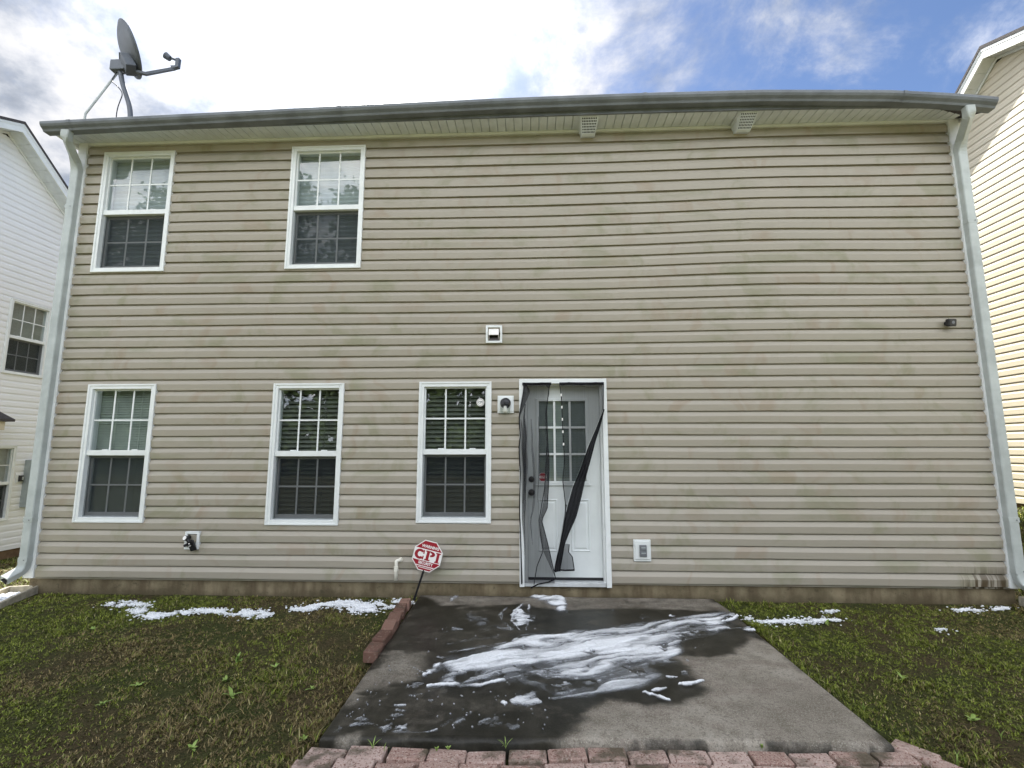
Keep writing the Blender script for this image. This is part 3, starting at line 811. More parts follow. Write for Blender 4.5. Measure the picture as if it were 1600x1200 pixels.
DRY_E=[(4.804,-2.329),(4.943,-2.302),(5.1,-2.317),(5.099,-2.357),(4.823,-2.369)]
STROKES=[([(4.34,-1.664),(4.437,-1.469)],0.012,1),([(4.387,-1.391),(4.436,-1.369)],0.012,0.8),([(4.406,-1.816),(4.535,-1.779),(4.748,-1.778),(4.88,-1.717)],0.014,0.9),([(4.95,-1.94),(5.023,-1.923),(5.095,-1.934)],0.035,0.6),([(4.879,-1.97),(4.897,-1.97)],0.012,0.7),([(5.69,-1.83),(5.823,-1.91)],0.008,1),([(5.921,-1.737),(5.986,-1.711),(6.075,-1.675)],0.01,0.95),([(5.742,-1.813),(5.835,-1.772)],0.012,0.9),([(5.879,-1.626),(5.939,-1.623)],0.008,0.9),([(6.014,-1.533),(6.016,-1.603)],0.012,0.5),([(6.827,-0.45),(6.699,-0.579),(6.59,-0.643)],0.006,0.9),([(6.586,-0.784),(6.832,-0.746)],0.006,0.6),([(6.726,-0.805),(6.824,-0.827)],0.018,0.7),([(4.928,-0.431),(4.97,-0.59),(4.942,-0.769)],0.045,0.75),([(5.034,-0.083),(4.946,-0.237),(4.888,-0.432),(4.875,-0.655),(4.945,-0.879)],0.006,0.6),([(4.986,-0.143),(5.024,-0.492),(4.985,-0.864)],0.006,0.5),([(4.804,-0.333),(4.763,-0.583),(4.884,-0.868)],0.005,0.45),([(4.184,0.044),(4.472,0.014),(4.782,0.069),(5.16,0.105)],0.008,0.6),([(4.269,-0.191),(4.282,0.027)],0.014,0.55),([(4.504,-0.481),(4.585,-0.697),(4.706,-0.862)],0.05,0.28),([(4.397,-0.847),(4.48,-0.885)],0.02,0.4),([(4.724,-0.778),(4.883,-0.854)],0.03,0.3),([(4.425,-1.15),(4.651,-1.057),(4.89,-1.01),(5.135,-0.924)],0.02,0.3),([(4.516,-1.281),(4.801,-1.135),(5.084,-1.002)],0.012,0.5),([(4.407,-1.307),(4.709,-1.162)],0.01,0.35),([(4.288,-2.226),(4.323,-2.23)],0.03,0.55),([(4.375,-2.228),(4.398,-2.238)],0.03,0.65),([(4.358,-2.262),(4.461,-2.28),(4.552,-2.254)],0.014,0.5),([(4.391,-2.309),(4.401,-2.309)],0.02,0.6),([(4.466,-2.301),(4.528,-2.32)],0.025,0.4),([(4.593,-2.207),(4.641,-2.159),(4.672,-2.133)],0.02,0.45),([(4.109,-2.157),(4.135,-2.143),(4.168,-2.166)],0.015,0.4),([(4.1,-2.205),(4.244,-2.193)],0.01,0.4),([(4.789,-2.182),(4.837,-2.162),(4.889,-2.183)],0.03,0.35),([(4.841,-2.12),(4.869,-2.137)],0.012,0.5),([(4.932,-2.193),(4.979,-2.203)],0.02,0.35),([(4.269,-2.009),(4.331,-2.013)],0.008,0.5),([(4.294,-2.061),(4.338,-2.066)],0.008,0.5),([(4.286,-2.106),(4.343,-2.11)],0.008,0.5),([(4.258,-2.15),(4.292,-2.149)],0.007,0.5),([(4.449,-1.961),(4.471,-1.96)],0.01,0.6),([(4.683,-2.09),(4.696,-2.089)],0.01,0.6),([(4.638,-1.903),(4.649,-1.924)],0.008,0.6),([(4.335,-1.916),(4.407,-1.905)],0.006,0.4),([(4.276,-1.806),(4.357,-1.771)],0.018,0.35),([(5.966,-0.548),(6.035,-0.483)],0.02,0.35),([(6.213,-0.507),(6.257,-0.505)],0.01,0.9),([(4.0,-2.31),(4.035,-2.275),(4.054,-2.241)],0.012,0.35),([(3.994,-2.31),(4.004,-2.309)],0.01,0.7)]
GRASS_FOAM=[[(1.072,-0.291),(1.211,-0.285),(1.454,-0.331)],[(1.448,-0.44),(1.794,-0.66),(1.841,-0.561),(2.02,-0.503)],[(1.983,-0.453),(2.168,-0.463),(2.407,-0.47),(2.664,-0.51)],[(2.937,-0.361),(3.072,-0.264),(3.303,-0.16)],[(3.355,-0.215),(3.549,-0.388),(3.666,-0.239),(3.794,-0.159)],[(6.854,-0.434),(6.975,-0.523),(7.245,-0.511),(7.632,-0.48)],[(7.652,-0.286),(7.752,-0.231)],[(8.841,-0.186),(8.964,-0.146),(9.043,-0.194)],[(9.191,-0.154),(9.357,-0.094)],[(8.335,-0.613),(8.387,-0.611)]]
CL_L=[(4.974,1.948),(4.967,1.857),(4.934,1.674),(4.921,1.577),(4.933,1.417),(4.92,1.29),(4.932,1.038),(4.925,0.667),(4.937,0.303),(4.942,-0.006)]
CL_R=[(5.246,1.947),(5.226,1.895),(5.198,1.673),(5.208,1.353),(5.219,1.164),(5.21,0.914),(5.195,0.699),(5.138,0.595),(5.198,0.365),(5.269,0.068)]
CR_L=[(5.331,1.94),(5.348,1.803),(5.361,1.353),(5.371,1.164),(5.349,0.976),(5.371,0.761),(5.375,0.608),(5.335,0.426),(5.283,0.246),(5.257,0.116)]
BAND_L=[(5.762,1.672),(5.688,1.492),(5.595,1.29),(5.515,1.07),(5.443,0.915),(5.396,0.761),(5.35,0.578),(5.31,0.366),(5.27,0.187),(5.251,0.11)]
BAND_R=[(5.775,1.672),(5.733,1.511),(5.678,1.353),(5.624,1.164),(5.569,0.977),(5.522,0.792),(5.475,0.621),(5.404,0.475),(5.359,0.367),(5.313,0.128)]
WEEDS=[(3.24,-1.847),(3.085,-1.668),(3.006,-1.422),(3.015,-1.401),(3.307,-1.478),(3.685,-1.751),(3.878,-2.252),(2.55,-1.971),(2.58,-1.756),(1.478,-0.896),(7.435,-1.947),(7.484,-0.547),(7.021,-2.337),(7.423,-2.121),(7.405,-1.489),(3.355,-2.343),(7.008,-0.666),(6.911,-1.872)]
GAPW=[(4.266,-2.356),(4.328,-2.374),(4.581,-2.363),(4.635,-2.351),(4.913,-2.329),(3.914,-0.022),(6.158,-2.278)]

# ------------------------------------------------------------------ stickers (parts of the window and the door)


def text(s, size, M, mat, parent, name, bold=0.0, sx=1.0, rot=0.0):
    """flat lettering as mesh: M maps (a, b, h) to space"""
    cu = bpy.data.curves.new('t', 'FONT'); cu.body = s; cu.size = size; cu.align_x = 'CENTER'; cu.align_y = 'CENTER'; cu.offset = bold; cu.resolution_u = 3
    ob = bpy.data.objects.new('t', cu); COL.objects.link(ob)
    dg = bpy.context.evaluated_depsgraph_get(); dg.update()
    me = bpy.data.meshes.new_from_object(ob.evaluated_get(dg))
    bpy.data.objects.remove(ob)
    for v in me.vertices: v.co = M(v.co.x * sx, v.co.y, 0)
    me.materials.clear()
    return link(name, me, mat, parent)


def poly_xz(mb, pts, y0, y1): return mb.prism([(x, y0, z) for x, z in pts], [(x, y1, z) for x, z in pts])


win5 = [o for o in house.children if o.name.startswith('window') and o.get('label', '').startswith('window beside')][0]
cx, cz = 4.523, 1.755
st = MB().disc((cx, .0085, cz), (0, -1, 0), .040, .0015, 24).build('sticker', M_SIGNW, win5)
dk = MB().disc((cx, .0070, cz), (0, -1, 0), .034, .0006, 24).build('sticker_ring', M_GREYP, win5)
MB().disc((cx, .0064, cz), (0, -1, 0), .030, .0006, 24).build('sticker_face', M_SIGNW, win5)
text('CPI', .032, lambda a, b, h: Vector((cx + a, .0056, cz + b)), M_GREYP, win5, 'sticker_lettering', .0012)
oc = [(math.cos(R(22.5 + 45 * k)), math.sin(R(22.5 + 45 * k))) for k in range(8)]
sx, sz = 5.156, .998
poly_xz(MB(), [(sx + a * .046, sz + b * .046) for a, b in oc], .0645, .0635).build('sticker', M_SIGNW, door)
poly_xz(MB(), [(sx + a * .042, sz + b * .042) for a, b in oc], .0634, .0628).build('sticker_face', M_RED, door)
MB().box(sx - .038, sx + .038, .0622, .0627, sz - .012, sz + .013).build('sticker_band', M_SIGNW, door)
text('CPI', .027, lambda a, b, h: Vector((sx + a, .0618, sz + b)), M_RED, door, 'sticker_lettering', .0012)

# ------------------------------------------------------------------ fittings on the wall
T = Thing('exhaust_vent', 'small white hooded exhaust vent high on the siding above the porch light', 'vent', (4.664, -.02, 2.46))
x0, x1, z0, z1 = 4.579, 4.748, 2.366, 2.553
f = MB(); e = .022
f.box(x0, x0 + e, -.034, .0, z0, z1).box(x1 - e, x1, -.034, .0, z0, z1).box(x0 + e, x1 - e, -.034, .0, z1 - e, z1).box(x0 + e, x1 - e, -.034, .0, z0, z0 + e)
T.part(f, 'frame', M_WHITE, .003)
T.part(MB().box(x0 + e, x1 - e, -.012, .0, z0 + e, z1 - e), 'recess_shade', M_DARK)  # dark back plate, coloured as the shade inside the frame
h = MB(); a, b = x0 + .032, x1 - .034
h.prism([(a, -.014, z1 - .034), (a, -.055, z1 - .048), (a, -.075, z1 - .112), (a, -.066, z1 - .114), (a, -.045, z1 - .055), (a, -.014, z1 - .045)],
        [(b, -.014, z1 - .034), (b, -.055, z1 - .048), (b, -.075, z1 - .112), (b, -.066, z1 - .114), (b, -.045, z1 - .055), (b, -.014, z1 - .045)])
h.prism([(a, -.014, z1 - .045), (a, -.05, z1 - .052), (a, -.07, z1 - .113), (a, -.014, z1 - .150)], [(a + .005, -.014, z1 - .045), (a + .005, -.05, z1 - .052), (a + .005, -.07, z1 - .113), (a + .005, -.014, z1 - .150)])
h.prism([(b - .005, -.014, z1 - .045), (b - .005, -.05, z1 - .052), (b - .005, -.07, z1 - .113), (b - .005, -.014, z1 - .150)], [(b, -.014, z1 - .045), (b, -.05, z1 - .052), (b, -.07, z1 - .113), (b, -.014, z1 - .150)])
T.part(h, 'hood', M_SIGNW, .003)
T.part(MB().prism([(a, -.022, z1 - .112), (b, -.022, z1 - .112), (b, -.03, z0 + e), (a, -.03, z0 + e)], [(a, -.018, z1 - .112), (b, -.018, z1 - .112), (b, -.026, z0 + e), (a, -.026, z0 + e)]), 'flap', M_BRONZE)

lx, lz = 4.785, 1.728
T = Thing('wall_lamp', 'porch light with clear glass jar on a white mounting block beside the back door', 'lamp', (lx, -.02, lz))
x0, x1, z0, z1 = 4.703, 4.867, 1.639, 1.817
T.part(MB().box(x0, x1, -.030, 0, z0, z1).box(x0 + .012, x1 - .012, -.040, -.030, z0 + .014, z1 - .012), 'mounting_block', M_WHITE, .004)
k = MB(); ring = 24; c = Vector((lx, -.042, lz + .01))
prof = [(.054, 0), (.054, .02), (.046, .034), (.030, .046), (.018, .05)]
o = 0
for rr, hh in prof: k.v += [(c.x + rr * math.cos(2 * math.pi * i / ring), c.y - hh, c.z + rr * math.sin(2 * math.pi * i / ring)) for i in range(ring)]
for j in range(len(prof) - 1):
    for i in range(ring): k.f.append((j * ring + i, j * ring + (i + 1) % ring, (j + 1) * ring + (i + 1) % ring, (j + 1) * ring + i))
k.f.append(tuple(4 * ring + i for i in range(ring)))
T.part(k, 'canopy', M_BLACK, 0, True)
T.part(MB().tube(curve([(lx, -.085, lz + .01), (lx, -.115, lz + .02), (lx, -.118, lz - .01)]), .012, 8, (1, 0, 0)), 'arm', M_BLACK)
k = MB(); ring = 20; prof = [(.030, -.005), (.045, -.018), (.050, -.05), (.047, -.085), (.036, -.102), (.004, -.108)]
for rr, hh in prof: k.v += [(lx + rr * math.cos(2 * math.pi * i / ring), -.112 + rr * math.sin(2 * math.pi * i / ring), lz - .005 + hh) for i in range(ring)]
for j in range(len(prof) - 1):
    for i in range(ring): k.f.append((j * ring + i, j * ring + (i + 1) % ring, (j + 1) * ring + (i + 1) % ring, (j + 1) * ring + i))
T.part(k, 'glass_jar', M_CLEAR, 0, True)
T.part(MB().disc((lx, -.112, lz + .006), (0, 0, -1), .046, .016, 20), 'cap', M_BLACK)
k = MB(); prof = [(.006, -.02), (.014, -.028), (.018, -.05), (.026, -.07), (.018, -.088), (.003, -.094)]
for rr, hh in prof: k.v += [(lx + rr * math.cos(2 * math.pi * i / 14), -.112 + rr * math.sin(2 * math.pi * i / 14), lz + hh) for i in range(14)]
for j in range(len(prof) - 1):
    for i in range(14): k.f.append((j * 14 + i, j * 14 + (i + 1) % 14, (j + 1) * 14 + (i + 1) % 14, (j + 1) * 14 + i))
T.part(k, 'bulb', M_SIGNW, 0, True)

T = Thing('security_camera', 'small black security camera alone on the right part of the siding', 'camera', (9.20, -.02, 2.515))
T.part(MB().disc((9.20, -.012, 2.52), (0, -1, 0), .022, .010, 16), 'base', M_BLACK)
T.part(MB().tube([(9.20, -.02, 2.52), (9.202, -.045, 2.522)], .008, 8), 'arm', M_BLACK)
bm = MB(); pr = [(-.042, -.030), (-.034, -.036), (.034, -.036), (.042, -.030), (.042, .030), (.034, .036), (-.034, .036), (-.042, .030)]
bm.sweep([(9.204, -.042, 2.522), (9.205, -.047, 2.521), (9.208, -.082, 2.515), (9.209, -.088, 2.514)], [(p * 1.0, q_) for p, q_ in pr], radii=[.8, 1, 1, .86])
T.part(bm, 'body', M_BLACK, .003)
T.part(MB().disc((9.209, -.088, 2.515), (.1, -1, -.1), .016, .003, 14), 'lens', M_GREYP)

# hose tap box with a black timer hanging on it
x0, x1, z0, z1 = 1.559, 1.708, .286, .460
T = Thing('wall_box', 'white recessed wall box low on the siding at the left', 'wall box', (1.633, -.02, .37))
f = MB(); e = .026
f.box(x0, x0 + e, -.032, 0, z0, z1).box(x1 - e, x1, -.032, 0, z0, z1).box(x0 + e, x1 - e, -.032, 0, z1 - e, z1).box(x0 + e, x1 - e, -.032, 0, z0, z0 + e)
T.part(f, 'frame', M_WHITE, .003)
T.part(MB().box(x0 + e, x1 - e, -.006, 0, z0 + e, z1 - e), 'back', M_ALU)
T = Thing('hose_timer', 'black gadget with a round head plugged into the white wall box', 'timer', (1.645, -.06, .37))
T.part(MB().tube([(1.607, -.03, .405), (1.607, -.075, .402)], .020, 14), 'socket', M_BLACK)
T.part(MB().disc((1.605, -.075, .402), (-.2, -1, .35), .026, .016, 16), 'head', M_BLACK)
T.part(MB().disc((1.6018, -.0905, .4075), (-.2, -1, .35), .020, .003, 16), 'dial', M_SIGNW)
b = MB()
b.hexa([(1.648, -.055, .268), (1.712, -.055, .285), (1.705, -.04, .290), (1.645, -.04, .275), (1.628, -.095, .372), (1.672, -.095, .378), (1.668, -.05, .390), (1.630, -.05, .385)])
T.part(b, 'body', M_BLACK, .006)
T.part(MB().tube([(1.612, -.075, .395), (1.640, -.07, .372)], .017, 10), 'neck', M_BLACK)
T.part(MB().tube(curve([(1.660, -.07, .372), (1.678, -.075, .385), (1.690, -.075, .35)]), .006, 6), 'strap', M_BLACK)
T.part(MB().tube([(1.575, -.045, .325), (1.612, -.055, .34)], .014, 8), 'lever', M_BLACK)
T.part(MB().disc((1.6515, -.087, .352), (0, -1, .2), .006, .004, 10), 'button', M_SIGNW)
T.part(MB().prism([(1.650, -.087, .325), (1.672, -.087, .333), (1.671, -.0875, .337), (1.649, -.0875, .330)], [(1.650, -.090, .325), (1.672, -.090, .333), (1.671, -.0905, .337), (1.649, -.0905, .330)]), 'badge', M_SIGNW)

# electrical outlet on a white block, right of the door
x0, x1, z0, z1 = 6.022, 6.187, .209, .411; cx, cz = 6.108, .312
T = Thing('outlet_box', 'white outlet block with a dark grey weather cover right of the back door', 'outlet', (cx, -.02, cz))
T.part(MB().box(x0, x1, -.030, 0, z0, z1).box(x0 + .014, x1 - .014, -.042, -.030, z0 + .022, z1 - .012), 'mounting_block', M_WHITE, .004)
T.part(MB().box(cx - .034, cx + .034, -.058, -.042, cz - .056, cz + .054), 'cover', M_GREYP, .004)
for dz in (-.026, .024):
    T.part(MB().box(cx - .022, cx + .026, -.064, -.058, cz + dz - .018, cz + dz + .016), 'flap', M_GREYP, .003)
    T.part(MB().box(cx - .020, cx + .024, -.0665, -.0635, cz + dz + .003, cz + dz + .009), 'ridge', M_ALU)

T = Thing('drain_pipe', 'cream plastic drain pipe elbow coming out of the wall beside the red sign', 'pipe', (3.735, -.02, .17))
T.part(MB().tube(curve([(3.753, .0, .203), (3.750, -.052, .203), (3.722, -.068, .200), (3.722, -.070, .150), (3.722, -.070, .018)], 6), .0165, 14, (1, 0, .2)), 'pipe', M_PVC, 0, True)
T.part(MB().tube([(3.722, -.070, .150), (3.722, -.070, .105)], .021, 14, (1, 0, 0)), 'coupling', M_PVC)
T.part(MB().tube([(3.753, -.020, .203), (3.752, -.036, .203)], .022, 14), 'collar', M_PVC)
T.part(MB().tube([(3.722, -.070, .020), (3.722, -.070, .0165)], .0135, 12, (1, 0, 0)), 'opening_shade', M_DARK)  # dark disc over the capped pipe end, painted as its unlit inside

for o in COL.objects:            # stand the fittings proud of the laps
    if o.parent is None and o.name in ('exhaust_vent', 'wall_lamp', 'security_camera', 'wall_box', 'hose_timer', 'outlet_box'): o.location.y -= .012

# ------------------------------------------------------------------ red yard sign
T = Thing('yard_sign', 'red and white octagonal warning sign on a black stake by the patio', 'sign', (3.912, -.10, -.16))
ang = R(-13.5); ca, sa = math.cos(ang), math.sin(ang); SC0 = Vector((4.034, -.102, .256)); rr = .152
tilt = .10


def SM(a, b, h): return Vector((SC0.x + a * ca - b * sa, SC0.y - h + (b * .06), SC0.z + a * sa + b * ca))


def octo(r_, h0, h1, mb): return mb.prism([SM(a * r_, b * r_, h0) for a, b in oc], [SM(a * r_, b * r_, h1) for a, b in oc])


T.part(octo(rr, 0, .004, MB()), 'sign_panel', M_SIGNW)
T.part(octo(rr * .945, .004, .0052, MB()), 'red_field', M_RED)
bw = rr * .905
T.part(MB().prism([SM(-bw, -.050, .0053), SM(bw, -.050, .0053), SM(bw, .058, .0053), SM(-bw, .058, .0053)], [SM(-bw, -.050, .0064), SM(bw, -.050, .0064), SM(bw, .058, .0064), SM(-bw, .058, .0064)]), 'white_band', M_SIGNW)
L = lambda da, db, h: (lambda a, b, z: SM(a + da, b + db, h) - T.loc)
text('WARNING', .036, L(.010, .084, .0058), M_SIGNW, T.o, 'lettering', .0012, .98)
text('SECURITY', .035, L(0, -.072, .0058), M_SIGNW, T.o, 'lettering', .0012, .92)
let = MB()


def slab(a0, a1, b0, b1): let.prism([SM(a0, b0, .0066), SM(a1, b0, .0066), SM(a1, b1, .0066), SM(a0, b1, .0066)], [SM(a0, b0, .0074), SM(a1, b0, .0074), SM(a1, b1, .0074), SM(a0, b1, .0074)])


def ring(cxx, czz, ro, ri, a0, a1, kx=1.0, n=14):
    for i in range(n):
        t0 = R(a0 + (a1 - a0) * i / n); t1 = R(a0 + (a1 - a0) * (i + 1) / n)
        p = [(cxx + kx * ro[0] * math.cos(t0), czz + ro[1] * math.sin(t0)), (cxx + kx * ro[0] * math.cos(t1), czz + ro[1] * math.sin(t1)), (cxx + kx * ri[0] * math.cos(t1), czz + ri[1] * math.sin(t1)), (cxx + kx * ri[0] * math.cos(t0), czz + ri[1] * math.sin(t0))]
        let.prism([SM(a, b, .0066) for a, b in p], [SM(a, b, .0074) for a, b in p])


ring(-.076, .004, (.052, .047), (.022, .024), 42, 318)
slab(-.046, -.034, .012, .048); slab(-.046, -.034, -.040, -.006)
slab(-.012, .016, -.030, .040); slab(-.022, .030, -.043, -.030); slab(-.022, .030, .038, .050)
ring(.026, .024, (.044, .026), (.014, .009), -90, 90)
slab(.088, .114, -.032, .040); slab(.078, .124, -.043, -.032); slab(.078, .124, .039, .050)
T.part(let, 'lettering', M_RED)
sm = MB(); random.seed(4)
for b, wd, h in ((-.098, .088, .010), (-.113, .066, .007)):
    a = -wd
    while a < wd:
        w_ = random.uniform(.006, .013)
        p = [(a, b - h * .5), (a + w_ * .75, b - h * .5), (a + w_ * .75, b + h * .5), (a, b + h * .5)]
        sm.prism([SM(u, v, .0053) for u, v in p], [SM(u, v, .0058) for u, v in p]); a += w_
T.part(sm, 'small_print', M_SIGNW)
T.part(MB().sweep([SM(0, -.02, -.002), SM(0, -.14, -.002), (3.990, -.104, .09), (3.912, -.10, -.155), (3.906, -.10, -.25)], [(-.009, -.006), (.009, -.006), (.009, .006), (-.009, .006)], up=(0, -1, 0)), 'stake', M_BLACK)

# ------------------------------------------------------------------ torn magnetic door net
T = Thing('screen_curtain', 'black mesh screen curtain hanging torn and twisted over the back door', 'curtain', (5.35, -.04, 0))


def resample(pts, n):
    P = np.array(pts, float); s = np.concatenate([[0], np.cumsum(np.hypot(*np.diff(P, axis=0).T))]); t = np.linspace(0, s[-1], n)
    return np.stack([np.interp(t, s, P[:, k]) for k in (0, 1)], 1)


def by_z(pts, zs):
    P = np.array(sorted(pts, key=lambda p: p[1]), float); return np.interp(zs, P[:, 1], P[:, 0])


def sheet(Lp, Rp, nz, nu, yf, zbot=None, ztop=None):
    zb = max(min(p[1] for p in Lp), min(p[1] for p in Rp)) if zbot is None else zbot
    zt = min(max(p[1] for p in Lp), max(p[1] for p in Rp)) if ztop is None else ztop
    zs = np.linspace(zt, zb, nz); xl = by_z(Lp, zs); xr = by_z(Rp, zs); mb = MB()
    for i in range(nz):
        for j in range(nu):
            s = j / (nu - 1); mb.v.append((xl[i] + (xr[i] - xl[i]) * s, yf(s, zs[i]), zs[i]))
    for i in range(nz - 1):
        for j in range(nu - 1): mb.f.append((i * nu + j, i * nu + j + 1, (i + 1) * nu + j + 1, (i + 1) * nu + j))
    return mb


lp = T.part(sheet(CL_L, CL_R[:-1] + [(5.262, .0)], 40, 24, lambda s, z: -.048 + .006 * math.sin(s * 16 + z * 2) + .010 * s), 'net_panel', M_NET, 0, True)
# its free edge folded back on itself
fold = [(5.190, 1.92), (5.236, 1.86), (5.182, 1.67), (5.185, 1.50), (5.195, 1.30), (5.175, 1.0), (5.170, .90), (5.158, .75), (5.115, .58), (5.118, .45), (5.150, .30), (5.262, .06)]
fold_r = [(x + .004, z) for x, z in CL_R]
T.part(sheet(fold, fold_r[:-1] + [(5.272, .04)], 40, 5, lambda s, z: -.058 - .012 * math.sin(s * 3.1)), 'net_fold', M_NETFOLD, 0, True)
T.part(sheet([(4.985, 1.935), (4.945, 1.75), (4.930, 1.62)], [(4.99, 1.935), (5.040, 1.855), (4.934, 1.62)], 14, 4, lambda s, z: -.060), 'net_fold', M_NETFOLD, 0, True)
T.part(sheet([(4.955, 1.948), (4.955, 1.915)], [(5.246, 1.950), (5.246, 1.918)], 3, 14, lambda s, z: -.056 - .004 * math.sin(s * 9)), 'header_strip', M_HEM)
random.seed(77)
for k in range(7):
    u0 = random.uniform(.06, .80); wd = random.uniform(.035, .10); zz1 = random.uniform(1.5, 1.93); zz0 = random.uniform(.1, .9)
    zs_ = np.linspace(zz1, zz0, 16); L_ = by_z(CL_L, zs_); R_ = by_z(CL_R[:-1] + [(5.262, .0)], zs_)
    a_ = [(l + (r - l) * (u0 + .03 * math.sin(z * 5 + k)), z) for l, r, z in zip(L_, R_, zs_)]; b_ = [(l + (r - l) * (u0 + wd * math.sin(math.pi * min(1, .1 + (zz1 - z) / (zz1 - zz0) * .85)) + .03 * math.sin(z * 5 + k)), z) for l, r, z in zip(L_, R_, zs_)]
    T.part(sheet(a_, b_, 24, 3, lambda s, z: -.057 - .004 * k / 7), 'net_fold', M_NET, 0, True)
T.part(sheet([(5.372, .74), (5.340, .50), (5.290, .28), (5.250, .11)], [(5.392, .74), (5.350, .55), (5.318, .35), (5.262, .11)], 18, 4, lambda s, z: -.058), 'net_fold', M_NETFOLD, 0, True)
rp = T.part(sheet(CR_L, [(5.775, 1.945), (5.762, 1.672)] + BAND_L[1:], 46, 26, lambda s, z: -.050 + .007 * math.sin(s * 18 + z * 3)), 'net_panel', M_NET, 0, True)
# the gathered diagonal band: many overlapping folds
bl_, br_ = BAND_L, BAND_R
mb = MB(); nz = 40; nu = 25; zs = np.linspace(1.672, .115, nz); xl = by_z(bl_, zs); xr = by_z(br_, zs)
for i in range(nz):
    for j in range(nu):
        s = j / (nu - 1); zig = abs(((s * 6) % 2) - 1)
        xx = s + (zig - .5) * .06
        mb.v.append((xl[i] + (xr[i] - xl[i]) * min(max(xx, 0), 1), -.062 - .018 * zig + .004 * math.sin(zs[i] * 14), zs[i]))
for i in range(nz - 1):
    for j in range(nu - 1): mb.f.append((i * nu + j, i * nu + j + 1, (i + 1) * nu + j + 1, (i + 1) * nu + j))
T.part(mb, 'gathered_band', M_BAND, 0, True)
T.part(sheet([(5.766, 1.944), (5.757, 1.66)], [(5.778, 1.944), (5.770, 1.66)], 6, 3, lambda s, z: -.058), 'hem', M_HEM)
T.part(sheet([(5.330, 1.948), (5.330, 1.912)], [(5.778, 1.952), (5.778, 1.920)], 3, 14, lambda s, z: -.056 - .005 * math.sin(s * 7)), 'header_strip', M_HEM)
T.part(MB().tube([(x, -.056, z) for x, z in resample([(5.334, 1.935), (5.372, 1.927), (5.42, 1.942), (5.55, 1.925), (5.70, 1.94), (5.775, 1.930)], 24)], .010, 6, (0, 1, 0)), 'hem', M_HEM)
T.part(MB().tube([(x, -.058, z) for x, z in resample([(4.98, 1.938), (5.06, 1.93), (5.15, 1.942), (5.248, 1.935)], 14)], .008, 6, (0, 1, 0)), 'hem', M_HEM)
fl = MB(); pts = [(5.345, .360), (5.378, .372), (5.404, .366), (5.396, .295), (5.432, .248), (5.450, .129), (5.315, .120), (5.303, .19)]
fl.v += [(x, -.055 - .006 * (i % 2), z) for i, (x, z) in enumerate(pts)]; fl.f.append(tuple(range(8)))
T.part(fl, 'torn_flap', M_NETFOLD)
for nm, pts, r_ in (('hem', CL_L, .0055), ('hem', CL_R[:-1] + [(5.268, .045)], .0042), ('hem', CR_L, .0042),
                    ('hem', [(5.262, .112), (5.31, .128), (5.36, .124), (5.45, .128)], .008), ('hem', [(5.448, .130), (5.432, .248), (5.396, .295), (5.404, .366)], .004),
                    ('hem', [(5.195, 1.30), (5.172, .90), (5.112, .58), (5.150, .30), (5.09, .16), (5.06, -.01)], .004), ('hem', [(5.268, .045), (5.20, .015), (5.10, -.005), (5.03, -.04)], .007)):
    T.part(MB().tube([(x, -.060, z) for x, z in resample(pts, 40)], r_, 6, (0, 1, 0)), nm, M_HEM, 0, True)
mg = MB()
for x, z in resample(CR_L, 16)[1:6]: mg.box(x - .006, x + .006, -.072, -.064, z - .013, z + .013)
T.part(mg, 'magnet_strip', M_SIGNW)

# ------------------------------------------------------------------ satellite dish on the roof
DY = .4
T = Thing('satellite_dish', 'grey satellite dish on a tripod mast above the left end of the roof', 'satellite dish', (.06, DY, 5.2))
nrm = Vector((.64, .64, .42)).normalized(); upv = (Vector((-.40, -.06, .92)) - nrm * Vector((-.40, -.06, .92)).dot(nrm)).normalized(); sdv = nrm.cross(upv)
ctr = Vector((-.045, DY, 6.335)); A, B = .335, .31
mb = MB(); rings = 9; seg = 40
for side in (0, 1):
    for i in range(rings):
        q_ = i / (rings - 1)
        for j in range(seg):
            t = 2 * math.pi * j / seg
            p = ctr + upv * (A * q_ * math.sin(t)) + sdv * (B * q_ * math.cos(t)) + nrm * ((q_ * q_ - 1) * .085 + (.006 if side else -.010))
            mb.v.append(tuple(p))
for side in (0, 1):
    for i in range(rings - 1):
        for j in range(seg):
            o = side * rings * seg; f_ = (o + i * seg + j, o + i * seg + (j + 1) % seg, o + (i + 1) * seg + (j + 1) % seg, o + (i + 1) * seg + j)
            mb.f.append(f_ if side else f_[::-1])
for j in range(seg):
    a = (rings - 1) * seg + j; b = (rings - 1) * seg + (j + 1) % seg; mb.f.append((a, b, b + rings * seg, a + rings * seg))
T.part(mb, 'reflector', M_DISH, 0, True)
back = ctr - nrm * .10 - upv * .22
T.part(MB().hexa([tuple(back + nrm * a + upv * b + sdv * c) for b in (-.10, .08) for a, c in ((-.06, -.09), (.05, -.09), (.05, .09), (-.06, .09))]), 'bracket', M_DISH, .01)
mt = Vector((-.175, DY, 6.10))
T.part(MB().hexa([tuple(mt + Vector((a, c, b))) for b in (-.075, .065) for a, c in ((-.07, -.05), (.12, -.05), (.12, .05), (-.07, .05))]), 'mount_clamp', M_DISH, .01)
T.part(MB().tube([back - nrm * .02, mt + Vector((.06, 0, .02))], .035, 8), 'tilt_arm', M_DISH)
T.part(MB().tube([back + upv * .16 - nrm * .03, mt + Vector((.02, 0, .05))], .012, 6), 'brace', M_DISH)
T.part(MB().tube(curve([(.075, DY, 5.16), (.058, DY, 5.50), (-.10, DY, 5.88), (-.155, DY, 6.10)]), .028, 12, (0, 1, 0)), 'mast', M_DISH, 0, True)
T.part(MB().box(.01, .15, DY - .08, DY + .08, 5.13, 5.20), 'mast_foot', M_DISH, .01)
